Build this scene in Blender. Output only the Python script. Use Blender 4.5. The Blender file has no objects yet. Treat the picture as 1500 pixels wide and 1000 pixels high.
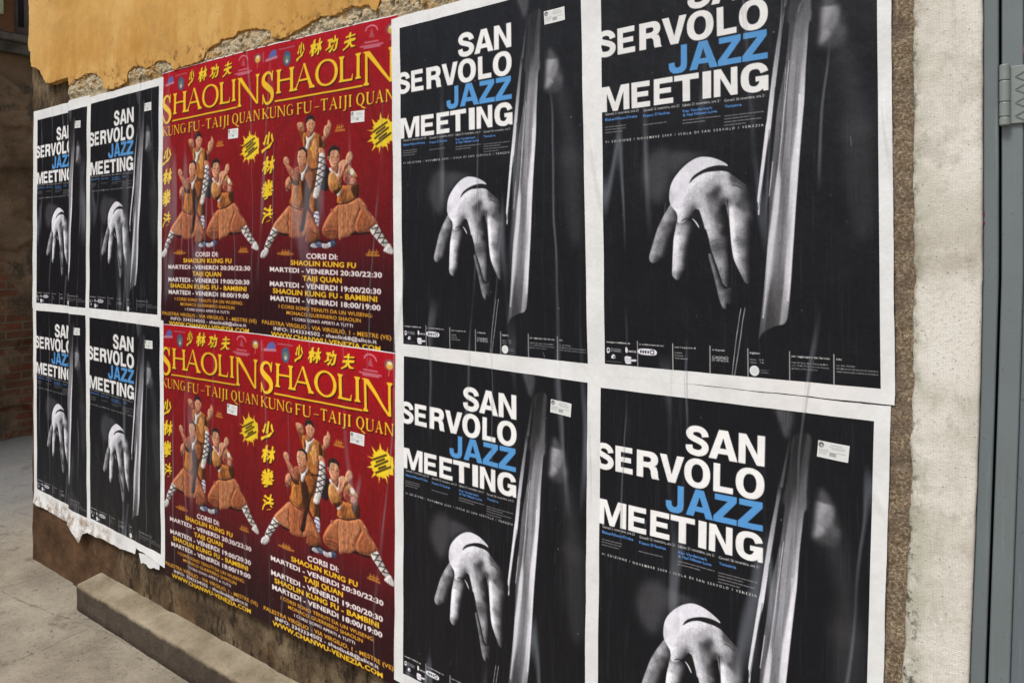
import bpy, bmesh, math, random
import numpy as np
from mathutils import Vector, noise

scene = bpy.context.scene
# ------------------------------------------------------------------ camera
cam = bpy.data.cameras.new('camera')
cam.sensor_width = 36.0
cam.lens = 1114 / 1500 * 36
cam.shift_y = -0.1
cam.clip_end = 400
cam_ob = bpy.data.objects.new('camera', cam)
scene.collection.objects.link(cam_ob)
cam_ob.location = (0, -1.65, 1.68)
cam_ob.rotation_euler = (math.radians(90), 0, math.radians(37.0))
scene.camera = cam_ob

# ------------------------------------------------------------------ sky and sun
SUN_DIR = Vector((-0.15, -0.82, 1.35)).normalized()          # towards the sun
world = bpy.data.worlds.new('World')
scene.world = world
world.use_nodes = True
wn = world.node_tree
bg = wn.nodes['Background']
sky = wn.nodes.new('ShaderNodeTexSky')
sky.sky_type = 'NISHITA'
sky.sun_disc = False
sky.sun_elevation = math.asin(SUN_DIR.z)
sky.sun_rotation = math.atan2(SUN_DIR.x, SUN_DIR.y)
sky.dust_density = 4.0
sky.ozone_density = 1.0
soft = wn.nodes.new('ShaderNodeHueSaturation')
soft.inputs['Saturation'].default_value = 0.62
wn.links.new(sky.outputs[0], soft.inputs['Color'])
wn.links.new(soft.outputs[0], bg.inputs[0])
bg.inputs[1].default_value = 0.082
sun = bpy.data.lights.new('sun', 'SUN')
sun.energy = 1.7
sun.angle = math.radians(14)
sun.color = (0.955, 0.98, 1.0)
sun_ob = bpy.data.objects.new('sun', sun)
scene.collection.objects.link(sun_ob)
sun_ob.rotation_euler = SUN_DIR.to_track_quat('Z', 'Y').to_euler()
scene.view_settings.view_transform = 'Standard'
scene.view_settings.look = 'None'
scene.view_settings.exposure = 0.60
scene.view_settings.gamma = 1.0

# ------------------------------------------------------------------ helpers: objects
def empty(name, loc, label, cat, group=None):
    o = bpy.data.objects.new(name, None)
    scene.collection.objects.link(o)
    o.location = loc
    o.empty_display_size = 0.1
    o['label'] = label
    o['category'] = cat
    if group:
        o['group'] = group
    return o

def tag(o, label, cat, group=None):
    o['label'] = label
    o['category'] = cat
    if group:
        o['group'] = group
    return o

def make(name, verts, faces, mat, parent=None, smooth=False):
    """links a mesh whose vertices are given in world metres"""
    v = np.asarray(verts, dtype=np.float64).reshape(-1, 3)
    org = np.array(parent.matrix_world.translation) if parent else np.zeros(3)
    if parent:
        p, org = parent, np.zeros(3)
        while p:
            org = org + np.array(p.location)
            p = p.parent
    me = bpy.data.meshes.new(name)
    if isinstance(faces, np.ndarray):
        n = len(faces)
        me.vertices.add(len(v))
        me.vertices.foreach_set('co', (v - org).astype(np.float32).ravel())
        me.loops.add(n * 4)
        me.loops.foreach_set('vertex_index', faces.astype(np.int32).ravel())
        me.polygons.add(n)
        me.polygons.foreach_set('loop_start', np.arange(0, n * 4, 4, dtype=np.int32))
        me.update(calc_edges=True)
    else:
        me.from_pydata([tuple(p) for p in (v - org)], [], faces)
        me.update()
    if smooth:
        me.polygons.foreach_set('use_smooth', np.ones(len(me.polygons), dtype=bool))
    o = bpy.data.objects.new(name, me)
    scene.collection.objects.link(o)
    if mat:
        me.materials.append(mat)
    if parent:
        o.parent = parent
    return o

def grid_faces(nx, nz, flip=False):
    """quads of a (nz rows) x (nx columns) vertex grid"""
    i = np.arange(nz - 1)[:, None] * nx + np.arange(nx - 1)[None, :]
    i = i.ravel()
    q = np.stack([i, i + nx, i + nx + 1, i + 1], 1)
    return q[:, ::-1].copy() if flip else q

def from_bm(name, bm, mat, parent=None, smooth=False):
    v = [tuple(p.co) for p in bm.verts]
    bm.verts.index_update()
    f = [[p.index for p in q.verts] for q in bm.faces]
    bm.free()
    return make(name, v, f, mat, parent, smooth)

def box_bm(x0, x1, y0, y1, z0, z1, bevel=0.0, seg=2):
    bm = bmesh.new()
    bmesh.ops.create_cube(bm, size=1)
    for v in bm.verts:
        v.co = Vector(((x0 + x1) / 2 + v.co.x * (x1 - x0), (y0 + y1) / 2 + v.co.y * (y1 - y0), (z0 + z1) / 2 + v.co.z * (z1 - z0)))
    if bevel:
        bmesh.ops.bevel(bm, geom=bm.edges[:], offset=bevel, segments=seg, affect='EDGES', profile=0.6)
    return bm

# ------------------------------------------------------------------ helpers: materials
def lin(c):
    if isinstance(c, str):
        c = [int(c[i:i + 2], 16) / 255 for i in (0, 2, 4)]
    return tuple(x / 12.92 if x <= 0.04045 else ((x + 0.055) / 1.055) ** 2.4 for x in c)

class Mat:
    """small wrapper for writing node materials"""
    def __init__(self, name, rough=0.8, spec=0.3):
        self.m = bpy.data.materials.new(name)
        self.m.use_nodes = True
        self.t = self.m.node_tree
        self.b = self.t.nodes['Principled BSDF']
        self.b.inputs['Roughness'].default_value = rough
        self.b.inputs['Specular IOR Level'].default_value = spec
        self.geo = self.t.nodes.new('ShaderNodeNewGeometry')
        self.pos = self.geo.outputs['Position']
    def n(self, kind, **kw):
        x = self.t.nodes.new('ShaderNode' + kind)
        for k, v in kw.items():
            setattr(x, k, v)
        return x
    def link(self, a, b):
        self.t.links.new(a, b)
    def put(self, sock, v):
        if hasattr(v, 'links') or isinstance(v, bpy.types.NodeSocket):
            self.link(v, sock)
        else:
            sock.default_value = v
    def scaled(self, s, loc=(0, 0, 0), rot=(0, 0, 0)):
        x = self.n('Mapping')
        x.inputs['Scale'].default_value = s
        x.inputs['Location'].default_value = loc
        x.inputs['Rotation'].default_value = rot
        self.link(self.pos, x.inputs[0])
        return x.outputs[0]
    def noise(self, scale, detail=6, rough=0.55, vec=None, dist=0.0):
        x = self.n('TexNoise')
        x.inputs['Scale'].default_value = scale
        x.inputs['Detail'].default_value = detail
        x.inputs['Roughness'].default_value = rough
        x.inputs['Distortion'].default_value = dist
        self.link(vec or self.pos, x.inputs['Vector'])
        return x.outputs[0]
    def voro(self, scale, feature='F1', vec=None, out=0):
        x = self.n('TexVoronoi', feature=feature)
        x.inputs['Scale'].default_value = scale
        self.link(vec or self.pos, x.inputs['Vector'])
        return x.outputs[out]
    def ramp(self, fac, stops):
        x = self.n('ValToRGB')
        e = x.color_ramp.elements
        while len(e) < len(stops):
            e.new(0.5)
        for el, (p, c) in zip(e, stops):
            el.position = p
            c = lin(c) if isinstance(c, str) else ((c, c, c) if not isinstance(c, tuple) else c)
            el.color = (*c[:3], 1)
        self.link(fac, x.inputs[0])
        return x.outputs[0]
    def mix(self, fac, a, b, mode='MIX'):
        x = self.n('Mix', data_type='RGBA', blend_type=mode)
        self.put(x.inputs[0], fac)
        for s, v in ((x.inputs[6], a), (x.inputs[7], b)):
            if isinstance(v, str):
                v = (*lin(v), 1)
            elif isinstance(v, tuple) and len(v) == 3:
                v = (*v, 1)
            self.put(s, v)
        return x.outputs[2]
    def math(self, op, a, b=0.0, c=None, clamp=False):
        x = self.n('Math', operation=op, use_clamp=clamp)
        self.put(x.inputs[0], a)
        self.put(x.inputs[1], b)
        if c is not None:
            self.put(x.inputs[2], c)
        return x.outputs[0]
    def axis(self, i):
        x = self.n('SeparateXYZ')
        self.link(self.pos, x.inputs[0])
        return x.outputs[i]
    def span(self, v, a, b, c=0.0, d=1.0):
        x = self.n('MapRange', interpolation_type='SMOOTHSTEP')
        self.put(x.inputs[0], v)
        for i, q in enumerate((a, b, c, d)):
            x.inputs[i + 1].default_value = q
        return x.outputs[0]
    def bump(self, h, strength=0.5, dist=0.01, prev=None):
        x = self.n('Bump')
        x.inputs['Strength'].default_value = strength
        x.inputs['Distance'].default_value = dist
        self.put(x.inputs['Height'], h)
        if prev is not None:
            self.link(prev, x.inputs['Normal'])
        return x.outputs[0]
    def done(self, color, normal=None, rough=None):
        self.put(self.b.inputs['Base Color'], (*lin(color), 1) if isinstance(color, str) else color)
        if normal is not None:
            self.link(normal, self.b.inputs['Normal'])
        if rough is not None:
            self.put(self.b.inputs['Roughness'], rough)
        return self.m

def mat_ochre():
    m = Mat('ochre_plaster', 0.9, 0.15)
    big = m.noise(2.2, 5, 0.6)
    c = m.ramp(big, [(0.3, 'b98b48'), (0.48, 'cb9d58'), (0.7, 'd6ad6c')])
    st = m.noise(1.0, 6, 0.6, m.scaled((13, 13, 4.5)))
    low = m.span(m.axis(2), 2.95, 2.40)
    c = m.mix(m.math('MULTIPLY', m.span(st, 0.42, 0.62), m.math('MULTIPLY', low, 0.45)), c, 'b0772c')
    fine = m.noise(60, 6, 0.7)
    c = m.mix(m.span(fine, 0.55, 0.75, 0, 0.35), c, 'a57f4a')
    c = m.mix(m.span(m.noise(3.2, 7, 0.7, m.scaled((1, 1, .8), (4, 4, 4))), 0.52, 0.68, 0, 0.40), c, 'a8834f')
    cr = m.voro(2.6, 'DISTANCE_TO_EDGE', m.scaled((1, 1, 1.3)))
    c = m.mix(m.math('MULTIPLY', m.span(cr, 0.005, 0.0, 0, 0.22), m.span(m.noise(2.4, 3), 0.48, 0.58)), c, '6e5128')
    sp = m.voro(22)
    c = m.mix(m.span(sp, 0.10, 0.05, 0, 0.6), c, '7a5a32')
    edge = m.noise(30, 6, 0.7)
    c = m.mix(m.math('MULTIPLY', m.span(m.axis(2), 2.50, 2.38), m.span(edge, 0.50, 0.62)), c, '77552f')
    h = m.math('ADD', m.math('MULTIPLY', m.noise(9, 4), 1.0), m.math('MULTIPLY', m.noise(110, 5, 0.7), 0.15))
    return m.done(c, m.bump(h, 0.5, 0.012))

def mat_render():
    """rough old render behind and below the posters"""
    m = Mat('rough_render', 0.95, 0.15)
    c = m.ramp(m.noise(7, 8, 0.65), [(0.3, '3a2f24'), (0.48, '5c4c39'), (0.62, '7b6a52'), (0.75, '94836a')])
    c = m.mix(m.span(m.noise(1.0, 7, 0.7, m.scaled((30, 30, 11))), 0.47, 0.62, 0, 0.85), c, '271f18')
    c = m.mix(m.span(m.noise(120, 5, 0.8), 0.60, 0.72, 0, 0.5), c, 'a39275')
    c = m.mix(m.span(m.voro(140, vec=m.scaled((1, 1, 1), (3, 5, 1))), 0.22, 0.1, 0, 0.8), c, '241c15')
    rust = m.span(m.noise(3.1, 4), 0.55, 0.72, 0, 0.4)
    c = m.mix(rust, c, '6b4526')
    # the low base at the alley end keeps a smooth brown mud render
    x, z = m.axis(0), m.axis(2)
    mud = m.math('MULTIPLY', m.span(x, -3.35, -3.62), m.span(z, 0.95, 0.80))
    mud = m.math('MULTIPLY', mud, m.span(m.noise(6, 4), 0.30, 0.42))
    mc = m.ramp(m.noise(9, 7, 0.65), [(0.3, '412f20'), (0.6, '614833'), (0.8, '775c43')])
    c = m.mix(mud, c, mc)
    strip = m.span(x, -0.36, -0.33)
    sc = m.ramp(m.noise(170, 5, 0.8), [(0.32, '4c3e31'), (0.50, '827059'), (0.64, 'b8a88e')])
    sc = m.mix(m.span(m.noise(11, 6, 0.7), 0.45, 0.62, 0, 0.6), sc, '6a5b52')
    c = m.mix(strip, c, sc)
    h = m.math('ADD', m.math('MULTIPLY', m.noise(28, 7, 0.7), 1.0), m.math('MULTIPLY', m.noise(190, 5, 0.7), 0.35))
    return m.done(c, m.bump(h, 0.9, 0.012))

def mat_mortar():
    m = Mat('broken_mortar', 0.95, 0.12)
    c = m.ramp(m.noise(24, 8, 0.75), [(0.26, '7d6b50'), (0.40, 'ad9c7c'), (0.55, 'c4b598'), (0.72, 'd8cdb8')])
    c = m.mix(m.span(m.voro(75), 0.22, 0.08, 0, 0.55), c, '5a4832')
    c = m.mix(m.span(m.noise(12, 6, 0.7), 0.50, 0.62, 0, 0.75), c, 'b98a45')
    h = m.math('ADD', m.noise(45, 8, 0.75), m.math('MULTIPLY', m.voro(120), 0.5))
    return m.done(c, m.bump(h, 0.8, 0.009))

def mat_stone(name, base, dark, light, moss=None, hatch=False, bumpd=0.004):
    m = Mat(name, 0.85, 0.25)
    c = m.ramp(m.noise(5, 7, 0.6), [(0.3, dark), (0.52, base), (0.72, light)])
    c = m.mix(m.span(m.noise(130, 4, 0.7), 0.54, 0.68, 0, 0.6), c, dark)
    c = m.mix(m.span(m.noise(11, 8, 0.75), 0.50, 0.66, 0, 0.55), c, dark)
    if moss:
        g = m.math('MULTIPLY', m.span(m.axis(0), -0.215, -0.275), m.span(m.noise(14, 6, 0.7), 0.40, 0.62))
        c = m.mix(m.math('MULTIPLY', g, 0.75), c, moss)
        d = m.math('MULTIPLY', m.span(m.axis(0), -0.246, -0.272), m.span(m.noise(36, 6, 0.75), 0.50, 0.60))
        c = m.mix(d, c, '4d4a38')
        c = m.mix(m.span(m.noise(1.0, 6, 0.7, m.scaled((30, 30, 9))), 0.52, 0.70, 0, 0.38), c, '9a9182')
        c = m.mix(m.span(m.noise(5, 6, 0.7, m.scaled((1, 1, 1), (2, 2, 8))), 0.52, 0.62, 0, 0.4), c, '9a9080')
        c = m.mix(m.span(m.voro(60), 0.14, 0.05, 0, 0.6), c, '6f6656')
    h = m.noise(130 if hatch else 60, 7, 0.7)
    if hatch:
        w = m.n('TexWave', wave_type='BANDS', bands_direction='Z')
        w.inputs['Scale'].default_value = 85
        w.inputs['Distortion'].default_value = 6.0
        w.inputs['Detail'].default_value = 3
        w.inputs['Detail Scale'].default_value = 2.5
        m.link(m.scaled((1, 1, 1), (0, 0, 0), (0, 0.05, 0)), w.inputs['Vector'])
        w2 = m.n('TexWave', wave_type='BANDS', bands_direction='X')
        w2.inputs['Scale'].default_value = 60
        w2.inputs['Distortion'].default_value = 5.0
        w2.inputs['Detail'].default_value = 3
        m.link(m.pos, w2.inputs['Vector'])
        hh = m.math('MULTIPLY', w.outputs[1], w2.outputs[1])
        h = m.math('ADD', h, m.math('MULTIPLY', hh, 0.20))
        c = m.mix(m.span(hh, 0.25, 0.0, 0, 0.12), c, '8c8272')
    return m.done(c, m.bump(h, 0.7, bumpd))

def mat_step():
    """pale worn tread, the riser stained dark by dirt and damp"""
    m = Mat('step_stone', 0.85, 0.25)
    c = m.ramp(m.noise(6, 8, 0.65), [(0.3, '726551'), (0.5, '94866f'), (0.72, 'ac9f88')])
    c = m.mix(m.span(m.noise(60, 6, 0.75), 0.54, 0.68, 0, 0.5), c, '5f5644')
    c = m.mix(m.span(m.voro(40), 0.12, 0.05, 0, 0.7), c, '4a4437')
    grime = m.span(m.math('ADD', m.axis(2), m.math('MULTIPLY', m.noise(9, 5, 0.7), 0.03)), 0.130, 0.112)
    g = m.ramp(m.noise(12, 8, 0.7), [(0.3, '2f2721'), (0.55, '463a31'), (0.75, '5d4f41')])
    c = m.mix(m.math('MULTIPLY', grime, 0.92), c, g)
    h = m.math('ADD', m.noise(30, 8, 0.7), m.math('MULTIPLY', m.noise(140, 4, 0.7), 0.4))
    return m.done(c, m.bump(h, 0.8, 0.010))

def mat_ground():
    m = Mat('paving_stone', 0.8, 0.3)
    v = m.scaled((1, 1, 1), (0.35, 0.22, 0), (0, 0, math.radians(-8)))
    br = m.n('TexBrick', offset=0.43)
    br.inputs['Scale'].default_value = 1.0
    br.inputs['Brick Width'].default_value = 1.25
    br.inputs['Row Height'].default_value = 0.62
    br.inputs['Mortar Size'].default_value = 0.005
    br.inputs['Mortar Smooth'].default_value = 0.3
    br.inputs['Color1'].default_value = (0.0, 0.0, 0.0, 1)
    br.inputs['Color2'].default_value = (1.0, 1.0, 1.0, 1)
    br.inputs['Mortar'].default_value = (0.5, 0.5, 0.5, 1)
    wob = m.noise(3, 3)
    vv = m.n('VectorMath', operation='ADD')
    m.link(v, vv.inputs[0])
    sc = m.n('VectorMath', operation='SCALE')
    sc.inputs['Scale'].default_value = 0.07
    cmb = m.n('CombineXYZ')
    m.link(wob, cmb.inputs[0]); m.link(wob, cmb.inputs[1])
    m.link(cmb.outputs[0], sc.inputs[0])
    m.link(sc.outputs[0], vv.inputs[1])
    m.link(vv.outputs[0], br.inputs['Vector'])
    c = m.ramp(m.noise(3.0, 8, 0.65), [(0.28, '6b6153'), (0.5, '8f8473'), (0.72, 'a79b88')])
    c = m.mix(m.math('MULTIPLY', br.outputs[0], 0.18), c, '8a8478')
    far = m.span(m.axis(0), -4.6, -5.8)
    c = m.mix(m.math('MULTIPLY', far, 0.75), c, '737474')
    c = m.mix(m.span(m.noise(11, 6, 0.7), 0.56, 0.70, 0, 0.5), c, '57503f')
    c = m.mix(m.span(m.noise(45, 8, 0.85), 0.50, 0.66, 0, 0.60), c, '564d3f')
    c = m.mix(m.span(m.noise(150, 4, 0.8), 0.54, 0.66, 0, 0.45), c, 'b9ae99')
    c = m.mix(m.span(m.noise(170, 4, 0.8, m.scaled((1, 1, 1), (3, 3, 3))), 0.58, 0.68, 0, 0.6), c, '3d372d')
    c = m.mix(m.span(m.noise(5.5, 7, 0.75, m.scaled((1, 1, 1), (3, 7, 0)), 0.6), 0.55, 0.66, 0, 0.5), c, '4b4436')
    c = m.mix(m.span(m.voro(34), 0.13, 0.06, 0, 0.6), c, '3f3a30')
    joint = m.math('MULTIPLY', br.outputs[1], m.span(m.noise(7, 5, 0.7), 0.40, 0.64, 0.04, 0.55))
    c = m.mix(joint, c, '423c31')
    h = m.math('SUBTRACT', m.math('ADD', m.noise(14, 8, 0.7), m.math('MULTIPLY', m.noise(120, 4), 0.3)), m.math('MULTIPLY', br.outputs[1], 0.28))
    return m.done(c, m.bump(h, 0.5, 0.012))

def mat_alley():
    m = Mat('alley_wall', 0.95, 0.1)
    z = m.axis(2)
    c = m.ramp(m.noise(2.6, 8, 0.7), [(0.3, '5d4c3b'), (0.5, '8e745a'), (0.72, 'ab8f71')])
    c = m.mix(m.span(m.noise(4.5, 6, 0.7, m.scaled((1, 1, 0.7), (2, 1, 4))), 0.52, 0.62, 0, 0.8), c, '5c5444')
    br = m.n('TexBrick')
    br.inputs['Scale'].default_value = 1.0
    br.inputs['Brick Width'].default_value = 0.25
    br.inputs['Row Height'].default_value = 0.07
    br.inputs['Mortar Size'].default_value = 0.008
    br.inputs['Color1'].default_value = (*lin('8a4f38'), 1)
    br.inputs['Color2'].default_value = (*lin('6e5440'), 1)
    br.inputs['Mortar'].default_value = (*lin('7d705a'), 1)
    sw = m.n('CombineXYZ')
    m.link(m.axis(1), sw.inputs[0]); m.link(z, sw.inputs[1])
    m.link(sw.outputs[0], br.inputs['Vector'])
    fac = m.math('MULTIPLY', m.span(z, 1.75, 1.25), m.span(m.noise(3.4, 5, 0.7), 0.44, 0.54))
    c = m.mix(fac, c, br.outputs[0])
    up = m.span(z, 3.22, 3.26)
    c = m.mix(up, c, m.ramp(m.noise(4, 6, 0.6), [(0.3, '6e5d56'), (0.55, '85756f'), (0.8, '8f7f72')]))
    h = m.math('ADD', m.noise(9, 8, 0.75), m.math('MULTIPLY', m.noise(60, 5, 0.7), 0.3))
    return m.done(c, m.bump(h, 1.0, 0.05))

def mat_paint(name, color, rough=0.45, spec=0.4):
    m = Mat(name, rough, spec)
    c = m.mix(m.span(m.noise(5, 6, 0.6), 0.35, 0.7, 0, 0.35), color, '5d625f')
    c = m.mix(m.span(m.noise(70, 5, 0.75), 0.62, 0.70, 0, 0.6), c, '3d3f40')
    c = m.mix(m.span(m.noise(1.0, 6, 0.7, m.scaled((60, 60, 2.2))), 0.58, 0.70, 0, 0.35), c, '8f9692')
    c = m.mix(m.span(m.noise(16, 7, 0.8, m.scaled((1, 1, .6), (9, 1, 2))), 0.66, 0.71, 0, 0.8), c, '6b4a33')
    c = m.mix(m.span(m.voro(9, vec=m.scaled((1, 1, 1), (4, 2, 7))), 0.07, 0.045, 0, 0.8), c, '3a2b22')
    h = m.math('ADD', m.noise(7, 3), m.math('MULTIPLY', m.noise(160, 3), 0.25))
    return m.done(c, m.bump(h, 0.25, 0.004))

def mat_plain(name, color, rough=0.7, spec=0.3):
    m = Mat(name, rough, spec)
    c = m.mix(m.span(m.noise(40, 5, 0.7), 0.45, 0.75, 0, 0.4), color, '2a2622')
    return m.done(c, m.bump(m.noise(80, 4), 0.3, 0.003))

def creases(m):
    """folds and fibres in wheat-pasted paper, from world position so that all layers share them"""
    wob = m.noise(1.7, 2)
    v = m.n('CombineXYZ')
    m.link(m.math('ADD', m.math('MULTIPLY', m.axis(0), 7.5), m.math('MULTIPLY', wob, 0.55)), v.inputs[0])
    m.link(m.math('MULTIPLY', m.axis(2), 0.55), v.inputs[1])
    a = m.noise(1.0, 1.5, 0.4, v.outputs[0])
    ridge = m.span(m.math('ABSOLUTE', m.math('SUBTRACT', a, 0.5)), 0.022, 0.0)
    gate = m.span(m.noise(2.3, 2, 0.5, m.scaled((1.4, 1, 0.9), (7, 0, 3))), 0.44, 0.60)
    ridge = m.math('MULTIPLY', ridge, gate)
    v2 = m.scaled((24, 24, 2.2), (5, 0, 1))
    b = m.noise(1.0, 3, 0.5, v2)
    crinkle = m.noise(13, 4, 0.6, m.scaled((1, 1, 0.7)))
    fib = m.noise(1.0, 3, 0.6, m.scaled((420, 420, 40)))
    n1 = m.bump(ridge, 0.70, 0.0050)
    n2 = m.bump(b, 0.18, 0.006, n1)
    n3 = m.bump(crinkle, 0.42, 0.011, n2)
    return m.bump(fib, 0.08, 0.0012, n3), ridge, b

def mat_paper():
    m = Mat('white_poster_paper', 0.6, 0.3)
    nrm, ridge, b = creases(m)
    c = m.ramp(m.noise(6, 6, 0.6), [(0.3, 'd8d7d4'), (0.55, 'e3e2df'), (0.75, 'e9e9e7')])
    c = m.mix(m.span(m.noise(1.0, 5, 0.6, m.scaled((30, 30, 4))), 0.52, 0.70, 0, 0.30), c, 'cfcac0')
    pink = m.math('MULTIPLY', m.span(m.noise(3, 3), 0.5, 0.7), 0.35)
    c = m.mix(pink, c, 'e2d6d0')
    dirt = m.math('MULTIPLY', m.span(m.axis(2), 0.385, 0.34), m.math('MULTIPLY', m.span(m.axis(0), -3.3, -3.62), m.span(m.noise(16, 6, 0.7), 0.40, 0.62)))
    c = m.mix(m.math('MULTIPLY', dirt, 0.85), c, '8a7054')
    return m.done(c, nrm)

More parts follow.
